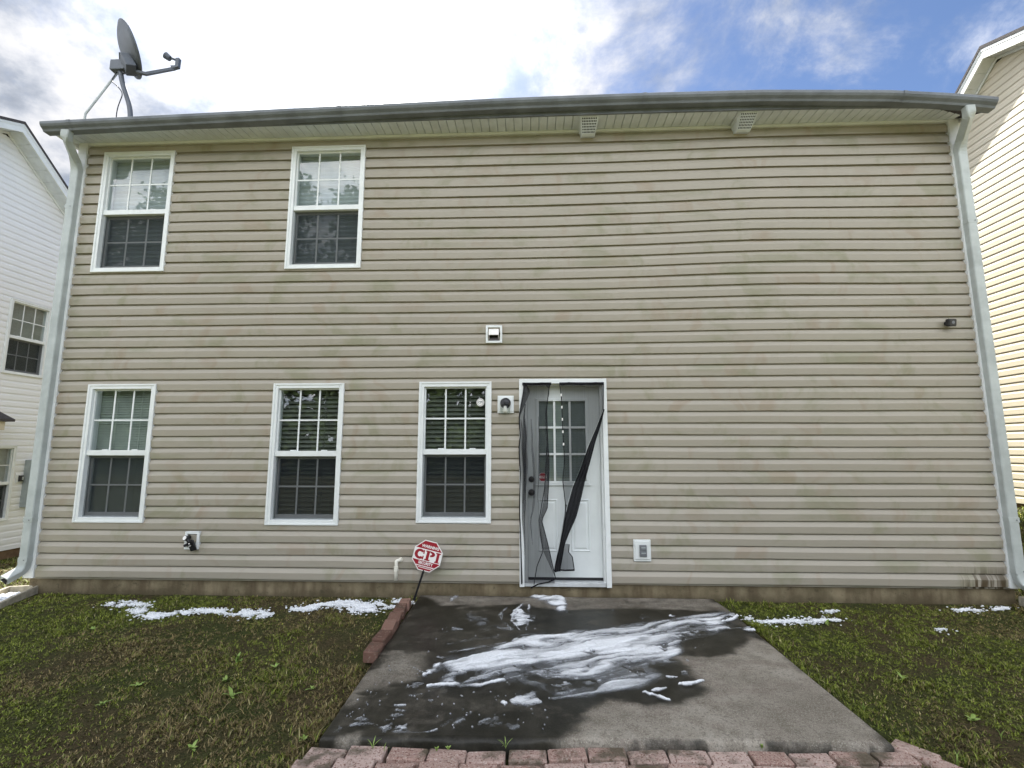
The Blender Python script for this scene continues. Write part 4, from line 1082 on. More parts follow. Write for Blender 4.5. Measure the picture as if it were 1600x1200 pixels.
T.part(MB().tube([(-.165, DY, 6.03), (-.40, DY - .12, 5.36), (-.41, DY - .12, 5.12)], .013, 8), 'strut', M_ALU)
T.part(MB().tube([(-.03, DY, 5.70), (-.13, DY + .25, 5.50), (-.16, DY + .35, 5.20)], .011, 8), 'strut', M_ALU)
low = ctr - upv * (A * .98) + nrm * .0
tip = Vector((.36, DY + .25, 6.27))
T.part(MB().sweep([low - nrm * .06, low + Vector((.05, .01, -.02)), tip], [(-.020, -.016), (.020, -.016), (.020, .016), (-.020, .016)]), 'feed_arm', M_DISH)
T.part(MB().sweep([tip + Vector((-.03, -.02, -.01)), tip + Vector((.035, .0, .02)), tip + Vector((.035, .0, .14))], [(-.024, -.022), (.024, -.022), (.024, .022), (-.024, .022)], up=(0, 1, 0)), 'feed_bracket', M_DISH)
T.part(MB().tube([tip + Vector((.04, 0, .11)), tip + Vector((-.06, -.04, .13))], .014, 8), 'receiver_neck', M_DISH)
T.part(MB().tube([tip + Vector((-.05, -.035, .115)), tip + Vector((-.10, -.055, .15))], .036, 12, radii=[1, 1.25]), 'receiver', M_DISH)
T.part(MB().tube(curve([(-.11, DY - .03, 6.04), (-.05, DY - .04, 5.96), (.05, DY - .03, 5.955), (.10, DY, 5.96)], 6), .006, 6, (0, 1, 0)), 'cable', M_BLACK, 0, True)
T.part(MB().tube(curve([(-.15, DY - .03, 6.0), (-.20, DY - .05, 5.86), (-.10, DY - .06, 5.78), (-.02, DY - .05, 5.68), (-.08, DY - .05, 5.45), (-.10, DY, 5.2)], 6), .006, 6, (0, 1, 0)), 'cable', M_BLACK, 0, True)

# ------------------------------------------------------------------ neighbouring houses


def side_house(name, label, x0, face, zb, zg, peak, near, far, ya, yb, msid, wins, soff):
    """gable end facing our house; face = +1 looks towards +X"""
    H = thing(name, label, 'house')
    M = lambda u, o, z: (x0 + face * o, u, z)
    pu, pz = peak
    line = lambda u: pz - (far * (u - pu) if u > pu else near * (pu - u))
    holes = [(l + .012, r - .012, b + .012, t - .012) for l, r, b, t, k in wins]
    k = 0
    while True:
        z = zb + k * LAP; k += 1
        if z > pz - .34: break
        u0, u1 = ya, yb
        if line(ya) - .22 < z: u0 = pu - (pz - .22 - z) / near
        if line(yb) - .22 < z: u1 = pu + (pz - .22 - z) / far
        if u1 - u0 < .1: break
        for m_ in board(M, u0, u1, z, holes, lambda u, z_: 0.0, step=3.0, P=PROFILE_FLAT): build_board(m_, msid, H, face > 0)
    for l, r, b, t, kd in wins: window(H, M, l, r, b, t, kd)
    w = MB()                                     # wall core with the gable, cut for the windows
    zs = sorted({zb, pz - .25} | {e for h in holes for e in (h[2] + .02, h[3] - .02)} | {line(ya) - .25, line(yb) - .25})
    for za, zc_ in zip(zs, zs[1:]):
        def ends(z):
            u0 = ya if line(ya) - .25 >= z - 1e-6 else pu - (pz - .25 - z) / near
            u1 = yb if line(yb) - .25 >= z - 1e-6 else pu + (pz - .25 - z) / far
            return u0, u1
        a0, a1 = ends(za); c0, c1 = ends(zc_)
        cuts = [(h[0] + .02, h[1] - .02) for h in holes if h[2] + .02 <= za + 1e-6 and h[3] - .02 >= zc_ - 1e-6]
        lo_a, lo_c = a0, c0
        for cu_ in sorted(cuts) + [(None, None)]:
            hi_a, hi_c = (cu_[0], cu_[0]) if cu_[0] is not None else (a1, c1)
            w.hexa([M(lo_a, -.004, za), M(hi_a, -.004, za), M(hi_a, -.12, za), M(lo_a, -.12, za), M(lo_c, -.004, zc_), M(hi_c, -.004, zc_), M(hi_c, -.12, zc_), M(lo_c, -.12, zc_)])
            lo_a = lo_c = cu_[1]
    dp = 9.0
    for u in (ya, yb - .1): w.mbox(M, u, u + .1, -dp, -.12, zb, line(u + .05) - .3)
    w.mbox(M, ya, yb, -dp, -dp + .1, zb, min(line(ya), line(yb)) - .3)
    w.mbox(M, ya + .1, yb - .1, -dp, -.12, min(line(ya), line(yb)) - .4, min(line(ya), line(yb)) - .3)
    w.build('wall', msid, H)
    MB().mbox(M, ya + .02, yb - .02, -dp, -.01, zg, zb - .002).build('foundation', M_EARTH, H)
    for u in (ya, yb): MB().mbox(M, u - .06, u + .06, -.02, .022, zb, line(u) - .25).build('corner_post', M_WHITE, H, .002)

    def slope(mb, ua, ub, o0, o1, d0, d1):
        mb.hexa([M(ua, o0, line(ua) - d1), M(ub, o0, line(ub) - d1), M(ub, o1, line(ub) - d1), M(ua, o1, line(ua) - d1), M(ua, o0, line(ua) - d0), M(ub, o0, line(ub) - d0), M(ub, o1, line(ub) - d0), M(ua, o1, line(ua) - d0)])
    ov = soff
    for ua, ub in ((ya - .35, pu), (pu, yb + .35)):
        mb = MB(); slope(mb, ua, ub, -dp, ov + .03, 0, .05); mb.build('roof', M_SHINGLE, H)
        mb = MB(); slope(mb, ua, ub, ov - .015, ov + .012, .052, .21); slope(mb, ua, ub, ov + .012, ov + .020, .052, .095); mb.build('rake_trim', M_WHITE, H)
        mb = MB(); slope(mb, ua, ub, .018, .034, .192, .235); mb.build('frieze_trim', M_WHITE, H)
        n = int(abs(ub - ua) / .17)
        for i in range(n):
            a = ua + (ub - ua) * i / n; b = ua + (ub - ua) * (i + 1) / n
            mb = MB(); slope(mb, a + .0035, b - .0035, .004, ov - .015, .175, .19); mb.build('soffit_panel', M_SOFFIT if face > 0 else M_TRIM, H)
        mb = MB(); slope(mb, ua, ub, .004, ov - .015, .150, .170); mb.build('soffit_backing', M_TRIM, H)
    return H, M


white_house, ML = side_house('neighbour_house', 'white vinyl sided neighbouring house with two windows seen past the downspout', -4.5, 1, -.53, -1.4, (2.78, 7.22), .45, .82, -1.6, 5.6, M_WSID,
                             [(3.235, 3.975, 2.655, 4.035, 'closed'), (2.935, 3.672, .010, 1.350, 'closed')], .30)
cream_house, MR = side_house('neighbour_house', 'cream vinyl sided neighbouring house with sunlit gable wall behind the long gutter', 12.20, -1, .485, -.6, (2.0, 7.40), .42, .80, -2.2, 5.4, M_CSID, [], .22)
c = MB()
c.prism([ML(.6, 0, 2.16), ML(2.88, 0, 2.16), ML(2.88, .003, 2.16), ML(.6, .003, 2.16)], [ML(.3, .50, 1.76), ML(3.16, .50, 1.76), ML(3.16, .50, 1.80), ML(.3, .50, 1.80)])
c.add([ML(2.88, 0, 2.16), ML(3.16, 0, 1.76), ML(3.16, .50, 1.76), ML(2.88, 0, 2.16), ML(3.16, 0, 1.80), ML(3.16, .50, 1.80)], [(0, 1, 2), (3, 5, 4), (0, 3, 4, 1), (1, 4, 5, 2)])
cp = c.build('door_canopy', M_SHINGLE, white_house)
MB().mbox(ML, .35, 3.06, 0.02, .44, 1.61, 1.758).build('canopy_fascia', M_CSID, cp, .003)
T = Thing('meter_box', 'tall grey green utility box on the white neighbouring house', 'utility box', ML(4.0, 0, .66))
T.part(MB().mbox(ML, 3.865, 4.15, .01, .15, .21, 1.085), 'cabinet', M_METER, .006)
T.part(MB().mbox(ML, 3.88, 4.135, .15, .158, .23, .80), 'cover', M_METER, .004)
T = Thing('wall_outlet', 'small black outlet cover on the white neighbouring house beside its lower window', 'outlet', ML(3.81, 0, .73))
T.part(MB().mbox(ML, 3.735, 3.84, .005, .03, .67, .82), 'plate', M_WHITE, .003)
T.part(MB().mbox(ML, 3.765, 3.83, .03, .07, .69, .80), 'cover', M_BLACK, .005)
T.part(MB().mbox(ML, 3.795, 3.825, .07, .078, .715, .775), 'flap', M_ALU, .003)

# ------------------------------------------------------------------ splash blocks


def splash(label, c, ang, L_, W_):
    T = Thing('splash_block', label, 'splash block', c)
    ca, sa = math.cos(ang), math.sin(ang)
    P = lambda u, v, z: (c[0] + u * ca - v * sa, c[1] + u * sa + v * ca, c[2] + z)
    w0, w1 = W_ * .40, W_ * .5
    b = MB()
    b.hexa([P(-w0, 0, 0), P(w0, 0, 0), P(w1, -L_, 0), P(-w1, -L_, 0), P(-w0, 0, .03), P(w0, 0, .03), P(w1, -L_, .018), P(-w1, -L_, .018)])
    T.part(b, 'trough', M_BLOCK)
    for s in (-1, 1):
        b = MB()
        b.hexa([P(s * w0, 0, .0), P(s * (w0 + .035), 0, .0), P(s * (w1 + .035), -L_, .0), P(s * w1, -L_, .0), P(s * w0, 0, .085), P(s * (w0 + .03), 0, .085), P(s * (w1 + .03), -L_, .055), P(s * w1, -L_, .055)])
        T.part(b, 'side_wall', M_BLOCK, .006)
    b = MB(); b.hexa([P(-w0 - .035, 0, 0), P(w0 + .035, 0, 0), P(w0 + .03, .035, 0), P(-w0 - .03, .035, 0), P(-w0 - .03, .002, .085), P(w0 + .03, .002, .085), P(w0 + .028, .03, .085), P(-w0 - .028, .03, .085)])
    T.part(b, 'back_wall', M_BLOCK, .006)
    return P


PS = splash('concrete splash block smeared with suds below the left downspout', (-.115, .00, -.178), R(14), .66, .28)
splash('tan concrete splash block below the right downspout', (9.70, -.02, -.165), R(6), .62, .28)

# ------------------------------------------------------------------ patio slab with wet areas, and the soap on it


def sdf_poly(px, py, poly):
    """signed distance to a polygon, positive inside"""
    P = np.array(poly); d2 = np.full(px.shape, 1e9); inside = np.zeros(px.shape, bool); n = len(P)
    for i in range(n):
        ax, ay = P[i]; bx, by = P[(i + 1) % n]; ex, ey = bx - ax, by - ay
        t = np.clip(((px - ax) * ex + (py - ay) * ey) / (ex * ex + ey * ey + 1e-12), 0, 1)
        d2 = np.minimum(d2, (px - ax - t * ex) ** 2 + (py - ay - t * ey) ** 2)
        c = ((ay > py) != (by > py)) & (px < (bx - ax) * (py - ay) / (by - ay + 1e-12) + ax); inside ^= c
    d = np.sqrt(d2); return np.where(inside, d, -d)


def dist_line(px, py, pts):
    """distance to a polyline and the place along it, 0 to 1"""
    d2 = np.full(px.shape, 1e9); pos = np.zeros(px.shape); n = len(pts) - 1
    for k, ((ax, ay), (bx, by)) in enumerate(zip(pts, pts[1:])):
        ex, ey = bx - ax, by - ay
        t = np.clip(((px - ax) * ex + (py - ay) * ey) / (ex * ex + ey * ey + 1e-12), 0, 1)
        e = (px - ax - t * ex) ** 2 + (py - ay - t * ey) ** 2
        pos = np.where(e < d2, (k + t) / n, pos); d2 = np.minimum(d2, e)
    return np.sqrt(d2), pos


PZ = -0.14
PC = [(3.935, .010), (6.80, .010), (6.80, -2.255), (3.978, -2.322)]


def patio_xy(u, v):
    xl = PC[0][0] + (PC[3][0] - PC[0][0]) * v; xr = PC[1][0] + (PC[2][0] - PC[1][0]) * v
    yl = PC[0][1] + (PC[3][1] - PC[0][1]) * v; yr = PC[1][1] + (PC[2][1] - PC[1][1]) * v
    return xl + (xr - xl) * u, yl + (yr - yl) * u


nu, nv = 300, 250
U, V = np.meshgrid(np.linspace(0, 1, nu), np.linspace(0, 1, nv), indexing='ij')
PX, PY = patio_xy(U, V)
edge = np.minimum(np.minimum(U, 1 - U) * 2.84, (1 - V) * 2.33)
# broken far right corner and rounded, slightly worn edges
cut = np.clip(((PX - 6.80) + (PY - .01) * .62 + .17) / .17, 0, 1) * (PX > 6.5) * (PY > -.30)
PX = PX - cut * .02
worn = (fbm(PX * 9, PY * 9, 3, 21) - .5)
PXe = PX + np.where((U < .003), worn * .02, 0) - np.where(U > .997, worn * .02, 0); PYe = PY + np.where(V > .997, worn * .022, 0)
PZs = PZ - .022 * np.clip(1 - edge / .022, 0, 1) ** 2 + (fbm(PX * 3, PY * 3, 3, 5) - .5) * .006
wx = (fbm(PX * 5, PY * 5, 4, 31) - .5) * .16; wy = (fbm(PX * 5 + 9, PY * 5 + 4, 4, 37) - .5) * .16


def soft(poly, w, warp=1.0, px=PX, py=PY, ax=wx, ay=wy): return smooth01(.5 + sdf_poly(px + ax * warp, py + ay * warp, poly) / w)


dry = np.maximum.reduce([soft(DRY_A, .20, .9), .60 * soft(DRY_B, .22), .58 * soft(DRY_C, .16, .5), .7 * soft(DRY_D, .10), .7 * soft(DRY_E, .08)])
patch = smooth01((fbm(PX * 2.3, PY * 4.0, 4, 44) - .52) / .12)
wetv = 1 - dry
wetv = np.maximum(wetv - .30 * patch * smooth01((wetv - .3) / .4), .30 * patch * smooth01((6.9 - PX) / .8) * (PY > -1.0))
wetv = np.maximum(wetv, .55 * smooth01((.035 - edge) / .03) * smooth01((fbm(PX * 7, PY * 7, 3, 61) - .40) / .12))
idx = np.arange(nu * nv).reshape(nu, nv)
q = np.stack([idx[:-1, :-1], idx[:-1, 1:], idx[1:, 1:], idx[1:, :-1]], -1).reshape(-1, 4)
top = np.stack([PXe, PYe, PZs], -1).reshape(-1, 3)
ring_i = np.concatenate([idx[0, :], idx[1:, -1], idx[-1, -2::-1], idx[-2:0:-1, 0]])
low = top[ring_i] * [1, 1, 0] + [0, 0, -.26]
nr = len(ring_i); base = nu * nv
sideq = np.stack([ring_i, np.roll(ring_i, -1), base + (np.arange(nr) + 1) % nr, base + np.arange(nr)], -1)[:, ::-1]
me = fast_mesh('patio', np.concatenate([top, low]), np.concatenate([q, sideq]))
at = me.attributes.new('wet', 'FLOAT', 'POINT'); at.data.foreach_set('value', np.concatenate([wetv.ravel(), np.full(nr, .8)]).astype(np.float32))
for p in me.polygons: p.use_smooth = True
tag(link('patio', me, M_PATIO), 'half wet concrete patio slab below the back door', kind='structure')

# soap: density painted from the shapes of the spill
fu, fv = 760, 620
U, V = np.meshgrid(np.linspace(0.004, .996, fu), np.linspace(0.002, .985, fv), indexing='ij')
FX, FY = patio_xy(U, V)
# flow runs from lower left to upper right: stretch the noise along it
ca, sa = math.cos(R(24)), math.sin(R(24)); al = FX * ca + FY * sa; ac = -FX * sa + FY * ca
w1 = (fbm(al * 2.6, ac * 6, 4, 71) - .5); w2 = (fbm(al * 2.6 + 40, ac * 6 + 11, 4, 77) - .5)
h1 = (fbm(FX * 16, FY * 16, 4, 81) - .5); h2 = (fbm(FX * 16 + 7, FY * 16 + 3, 4, 85) - .5)
AX, AY = w1 * .10 + h1 * .022, w2 * .10 + h2 * .022
S = lambda poly, w, k=1.0: smooth01(.5 + sdf_poly(FX + AX * k, FY + AY * k, poly) / w)
streak = fbm(al * 1.7 + w1 * 1.6, ac * 11 + w2 * 3, 5, 91)
swirl = fbm(al * 4 + w1 * 4, ac * 9 + w2 * 4, 5, 97)
cell = fbm(FX * 26 + h1 * 3, FY * 26 + h2 * 3, 3, 99)
outm = S(FOAM_OUT, .10, .8)
D = outm * (.24 + .62 * smooth01((streak - .24) / .42) * (.55 + .65 * swirl))
core = np.maximum(S(CORE_A, .20, .8), S(CORE_D, .09, .7) * .8)
D = np.maximum(D, core * (.62 + .5 * smooth01((streak - .26) / .45)))
D = np.maximum(D, S(CORE_B, .07, .6) * (.55 + .5 * swirl)); D = np.maximum(D, S(CORE_C, .16, 1.3) * (.25 + .75 * smooth01((streak - .25) / .4)))
for hp, k in ((HOLE_A, .75), (HOLE_B, .7), (HOLE_C, .8), (HOLE_D, .85), (HOLE_E, .7), (HOLE_F, .7), (HOLE_G, .9)):
    D = D * (1 - k * S(hp, .045, 1.1) * smooth01((.72 - cell) / .25))
D = np.maximum(D, S(DOOR_FOAM, .09, .8) * (.55 + .55 * smooth01((swirl - .30) / .3)))
for pts, w, d in STROKES:
    kw = .6 if w < .016 else .8
    dd, tt = dist_line(FX + AX * kw + h2 * .03, FY + AY * kw + h1 * .03, pts)
    ww = (w * 1.25 + .003) * (.5 + 1.3 * smooth01((cell - .22) / .6)) * (.35 + .75 * np.sin(np.pi * np.clip(tt, .03, .97)))
    D = np.maximum(D, d * smooth01(1.25 - .8 * dd / ww) * (.5 + .65 * smooth01((swirl - .30) / .3)))
# popped holes and web-like gaps at the rim
D = D * (1 - .55 * smooth01((.40 - cell) / .10) * smooth01((.62 - D) / .3))
r2 = np.random.default_rng(5)
for _ in range(190):          # loose flecks
    if _ < 110: cx_, cy_ = r2.uniform(4.05, 5.2), r2.uniform(-2.28, -1.55)
    else: cx_, cy_ = r2.uniform(4.3, 6.3), r2.uniform(-1.6, -.15)
    rr_ = r2.uniform(.003, .009); e_ = r2.uniform(.5, 1)
    i0, i1 = np.searchsorted(np.linspace(PC[0][0], PC[1][0], fu), [cx_ - .06, cx_ + .06])
    sl = slice(max(i0, 0), i1); dd = np.hypot(FX[sl] - cx_, (FY[sl] - cy_) / e_)
    D[sl] = np.maximum(D[sl], .6 * smooth01(1.3 - dd / rr_))
fine = fbm(al * 5 + w1 * 3, ac * 46 + w2 * 8, 4, 111); D = D * (.84 + .26 * smooth01((fine - .30) / .35))
D = np.clip(D, 0, 1)
keep = D > .05
zz_ = PZ + .002 + (fbm(FX * 3, FY * 3, 3, 5) - .5) * .006 + D * .018 + (cell - .5) * .010 * D + (streak - .5) * .012 * D
qi = np.arange(fu * fv).reshape(fu, fv)
kq = keep[:-1, :-1] | keep[1:, :-1] | keep[1:, 1:] | keep[:-1, 1:]
q = np.stack([qi[:-1, :-1], qi[:-1, 1:], qi[1:, 1:], qi[1:, :-1]], -1)[kq]
used = np.unique(q); remap = np.full(fu * fv, -1); remap[used] = np.arange(len(used))
me = fast_mesh('foam', np.stack([FX, FY, zz_], -1).reshape(-1, 3)[used], remap[q].reshape(-1, 4))
at = me.attributes.new('foam', 'FLOAT', 'POINT'); at.data.foreach_set('value', D.ravel()[used].astype(np.float32))
for p in me.polygons: p.use_smooth = True
tag(link('foam', me, M_FOAM), 'white soap suds streaked across the wet patio', kind='stuff')

# suds lying in the grass: clots of little domes
ico = bmesh.new(); bmesh.ops.create_icosphere(ico, subdivisions=1, radius=1)
iv = np.array([v.co[:] for v in ico.verts]); it_ = np.array([[v.index for v in f.verts] for f in ico.faces]); ico.free()
cen = []; r3 = np.random.default_rng(9)
dens = [(2000, .055), (3800, .075), (3600, .07), (3200, .055), (5200, .085), (2600, .036), (110, .03), (420, .03), (520, .035), (90, .02)]
for pts, (n_, w_) in zip(GRASS_FOAM, dens):
    P = np.array(pts); s = np.concatenate([[0], np.cumsum(np.hypot(*np.diff(P, axis=0).T))]); t = r3.uniform(0, s[-1], n_)
    bx = np.interp(t, s, P[:, 0]); by = np.interp(t, s, P[:, 1])
    k = vnoise(t * 7 + 3, t * 0 + n_, 8) * 1.1 + .15
    x = bx + r3.normal(0, w_ * .9, n_) * k; y = by + r3.normal(0, w_ * .46, n_) * k
    far = r3.random(n_) < .07; x = x + far * r3.normal(0, .07, n_); y = y + far * r3.normal(0, .045, n_)
    ok_ = fbm(x * 13, y * 22, 3, 63) > .40 + .10 * r3.random(n_); x, y = x[ok_], y[ok_]; n_ = len(x)
    cen.append(np.stack([x, y, ground_z(x, y) + .012 + r3.uniform(-.006, .008, n_), r3.uniform(.002, .010, n_)], -1))
n_ = 260; t = r3.uniform(0, 1, n_); v_ = np.clip(r3.normal(0, .45, n_), -1, 1)
sp = np.array([PS(v * .10 + (.04 if a > .6 else 0), -.10 - a * .55, .035 + r3.uniform(0, .012)) for a, v in zip(t, v_)])
cen.append(np.concatenate([sp, r3.uniform(.006, .02, (n_, 1))], 1))
cen = np.concatenate(cen); nb = len(cen)
sc_ = np.stack([cen[:, 3] * r3.uniform(.8, 1.7, nb), cen[:, 3] * r3.uniform(.8, 1.5, nb), cen[:, 3] * r3.uniform(.45, .8, nb)], -1)
vs = cen[:, None, :3] + iv[None] * sc_[:, None, :] * (1 + r3.uniform(-.22, .22, (nb, len(iv), 1)))
me = fast_mesh('foam', vs.reshape(-1, 3), None, (it_[None] + (np.arange(nb) * len(iv))[:, None, None]).reshape(-1, 3))
for p in me.polygons: p.use_smooth = True
tag(link('foam', me, M_SUDS), 'clots of white suds lying in the grass along the wall', kind='stuff')

# ------------------------------------------------------------------ bricks


def brick_mesh(name, lx, ly, lz, seed, mat):
    bm = bmesh.new(); bmesh.ops.create_cube(bm, size=1)
    for v in bm.verts: v.co = (v.co.x * lx, v.co.y * ly, (v.co.z - .5) * lz)
    bmesh.ops.bevel(bm, geom=bm.edges[:] + bm.verts[:], offset=.006, segments=1, affect='EDGES')
    rr_ = random.Random(seed)
    for v in bm.verts: v.co += Vector((rr_.uniform(-.003, .003), rr_.uniform(-.003, .003), rr_.uniform(-.002, .002)))
    me = bpy.data.meshes.new(name); bm.to_mesh(me); bm.free(); me.materials.append(mat); return me


PB = [brick_mesh('brick', .182, .090, .07, i, M_BRICK) for i in range(5)]
path = bpy.data.objects.new('brick_path', None); COL.objects.link(path); tag(path, 'path of weathered pink bricks along the patio edge', kind='structure')
random.seed(31)
for row in range(4):
    for i in range(0, 16):
        if row == 0 and i == 15: continue
        x = 4.055 + i * .1925 + row * (-.028) + random.uniform(-.006, .006)
        y = -2.388 - row * .103 + (x - 4.0) * .0235 + random.uniform(-.006, .006)
        if row and i == 15: continue
        o = bpy.data.objects.new('brick', random.choice(PB)); COL.objects.link(o); o.parent = path
        o.location = (x, y, -.167 + random.uniform(-.010, .007) + (.006 if i in (0, 7, 10) else 0)); o.rotation_euler = (R(random.uniform(-2.5, 2.5)), R(random.uniform(-2.2, 2.2)), R(1.4 + random.uniform(-3, 3) + (180 if random.random() < .5 else 0)))
for k, (x, y, rz) in enumerate(((6.862, -2.27, -50), (6.945, -2.415, -56))):
    o = bpy.data.objects.new('brick', PB[k]); COL.objects.link(o); o.parent = path; o.location = (x + .02, y, -.160); o.rotation_euler = (R(1), R(-2), R(rz))
EB = [brick_mesh('brick', .098, .176, .075, 50 + i, M_EDGE) for i in range(3)]
edg = thing('brick_edging', 'row of six reddish bricks edging the left side of the patio', 'edging', (3.87, -.2, -.15))
for i in range(6):
    o = bpy.data.objects.new('brick', EB[i % 3]); COL.objects.link(o); o.parent = edg
    o.location = (.003 + i * .0125 + random.uniform(-.004, .004), -.088 - i * .209, .050 + random.uniform(-.014, .014)); o.rotation_euler = (R(random.uniform(-4, 4)), R(random.uniform(-4, 6)), R(3.6 + random.uniform(-5, 5)))

# ------------------------------------------------------------------ lawn: every blade, one mass
r4 = np.random.default_rng(3)


def blades(n, x0, x1, y0, y1, hmin, hmax, wmul=1.0, lit=False):
    x = r4.uniform(x0, x1, n); y = r4.uniform(y0, y1, n)
    ok = ~((x > 3.945) & (x < 6.84 - np.clip((y + .3) * .5, 0, .16)) & (y > -2.37)) & ~((x > 3.94 + (-2.37 - y) * .12) & (x < 6.88 + (-2.37 - y) * .62) & (y <= -2.37) & (y > -2.85))
    ok &= ~((y > -.01) & (x > -.09) & (x < 9.58)) & ~((x > 3.79) & (x < 4.0) & (y > -1.45) & (y < -.18))
    ok &= ~((x > -.40) & (x < .10) & (y > -.62) & (y < .06)) & ~((x > 9.53) & (x < 9.9) & (y > -.7) & (y < .02)) & (x > -4.45) & (x < 12.25)
    pn = fbm(x * .95 + 3, y * .95 + 8, 4, 12)
    keep_ = r4.random(n) < np.clip(.55 + (fbm(x * 5, y * 5, 3, 15) - .42) * 2.6, .12, 1)
    x, y, pn = x[ok & keep_], y[ok & keep_], pn[ok & keep_]; n = len(x)
    z = ground_z(x, y) - .003
    wallgreen = smooth01((y + 1.15) / .8); patiogreen = np.exp(-((x - 3.6) / .65) ** 2) * .30 + np.exp(-((x - 7.2) / .5) ** 2) * .10
    green = np.clip((.54 - pn) * 6.0 + .44 + wallgreen * .42 + patiogreen, 0, 1)
    tuft = smooth01((fbm(x * 3.2, y * 3.2, 3, 19) - .5) / .2); clump = smooth01((fbm(x * 38, y * 38, 3, 23) - .30) / .40)
    h = r4.uniform(hmin, hmax, n) * (.65 + .5 * tuft) * (.35 + 1.15 * clump); h = np.where(r4.random(n) < .012, h * 2.1, h)
    by_slab = (((x > 3.84) & (x < 3.99)) | ((x > 6.78) & (x < 6.93))) & (y > -2.6); h = np.where(by_slab, h * 1.7, h)
    a = r4.uniform(0, 2 * np.pi, n); lean = r4.uniform(.4, 1.6, n) * h
    w = r4.uniform(.0014, .0034, n) * wmul
    dx, dy = np.cos(a), np.sin(a); pxx, pyy = -dy * w, dx * w
    b0 = np.stack([x - pxx, y - pyy, z], -1); b1 = np.stack([x + pxx, y + pyy, z], -1)
    mx, my, mz = x + dx * lean * .38, y + dy * lean * .38, z + h * .62
    m0 = np.stack([mx - pxx * .8, my - pyy * .8, mz], -1); m1 = np.stack([mx + pxx * .8, my + pyy * .8, mz], -1)
    tp = np.stack([x + dx * lean, y + dy * lean, z + h * .93], -1)
    v = np.stack([b0, b1, m1, m0, tp], 1)
    rnd = r4.random((n, 1)); g = green[:, None]
    gc = np.array([.100, .124, .018]) * (.6 + .9 * rnd) + np.array([.05, .045, .004]) * (r4.random((n, 1)) ** 3)
    bc = np.array([.150, .116, .050]) * (.55 + .9 * rnd); yc = np.array([.26, .23, .11]) * (.7 + .6 * rnd)
    pick = r4.random((n, 1)); c = np.where(pick < .18 + .78 * g, gc, bc); c = np.where(r4.random((n, 1)) < .055, yc, c)
    c = c * (1.15 - .30 * pn[:, None]) * (.55 + .75 * clump[:, None]) * (.6 + .8 * r4.random((n, 1)))  # clump term paints shade: blades coloured darker in the gaps between clumps
    return v, np.concatenate([c, np.ones((n, 1))], 1)


parts = [blades(350000, -.6, 4.0, -2.75, .0, .006, .021), blades(360000, 6.6, 11.2, -2.75, .0, .006, .021),
         blades(9000, 3.8, 7.1, -2.62, -2.3, .008, .02), blades(60000, -1.5, 3.9, -4.3, -2.75, .01, .03, 1.6), blades(60000, 7.0, 11.5, -4.3, -2.75, .01, .03, 1.6), blades(64000, -4.5, -.02, -1.2, 4.6, .02, .06, 2.0), blades(75000, 9.4, 12.3, -1.2, 4.6, .02, .06, 2.0)]
V5 = np.concatenate([p[0] for p in parts]); C5 = np.concatenate([p[1] for p in parts]); n = len(V5); o = (np.arange(n) * 5)[:, None]
me = fast_mesh('grass', V5.reshape(-1, 3), o + np.array([[0, 1, 2, 3]]), o + np.array([[3, 2, 4]]))
at = me.color_attributes.new('tint', 'FLOAT_COLOR', 'POINT'); at.data.foreach_set('color', np.repeat(C5, 5, 0).astype(np.float32).ravel())
tag(link('grass', me, M_GRASS), 'short patchy green and brown lawn grass', kind='stuff')

# ------------------------------------------------------------------ broad-leaved weeds


def leaf_mesh(seed, ln, wd):
    rr_ = random.Random(seed); mb = MB(); n_ = 5
    for i in range(n_ + 1):
        t = i / n_; hw = wd * math.sin(math.pi * min(1, .08 + t * .92)) ** .8 * .5 + .0006; zt = ln * (.55 * t - .42 * t * t) + .002
        for s, dz in ((-1, .10), (0, 0), (1, .10)): mb.v.append((ln * t * .93, s * hw, zt + dz * hw))
    for i in range(n_):
        for j in range(2): mb.f.append((i * 3 + j, (i + 1) * 3 + j, (i + 1) * 3 + j + 1, i * 3 + j + 1))
    me = bpy.data.meshes.new('leaf'); me.from_pydata(mb.v, [], mb.f); me.materials.append(M_WEED)
    for p in me.polygons: p.use_smooth = True
    return me


LV = [leaf_mesh(1, .055, .020), leaf_mesh(2, .075, .022), leaf_mesh(3, .042, .018), leaf_mesh(4, .10, .007)]
WL = ['largest broad leaved weed in the brown grass left of the patio', 'weed just behind the largest one left of the patio', 'pale weed with upright leaves between the suds and the largest weed', 'small weed touching the pale upright one',
      'low weed in the grass midway to the brick edging', 'weed in the green grass closest to the patio left side', 'weed at the front left corner of the patio', 'weed rosette in the middle of the left lawn', 'small weed farther back in the left lawn',
      'tiny weed near the left end of the suds', 'bright weed low in the right lawn', 'tiny weed beside the suds right of the patio', 'grassy weed at the lower end of the right lawn by the path', 'weed tuft in front of the bright weed on the right', 'small weed in the middle of the right lawn',
      'weed at the near end of the left lawn', 'weed beside the patio far right corner', 'weed tuft close to the patio right edge']
random.seed(12)
for i, ((x, y), lab) in enumerate(zip(WEEDS, WL)):
    z = float(ground_z(x, y)) + .004
    t = thing('weed', lab, 'weed', (x, y, z), 'weeds in the lawn'); t.rotation_euler = (0, 0, random.uniform(0, 6))
    big = 1.0 if i in (0, 2, 10) else random.uniform(.5, .8)
    grassy = i in (12, 13, 17)
    for k in range(random.randint(4, 6)):
        o = bpy.data.objects.new('leaf', LV[3] if grassy else LV[random.randrange(3)]); COL.objects.link(o); o.parent = t
        o.rotation_euler = (R(random.uniform(-15, 15)), R(-random.uniform(45, 75) if grassy or i == 2 else -random.uniform(0, 38)), k * 1.25 + random.uniform(-.4, .4)); o.scale = (big,) * 3
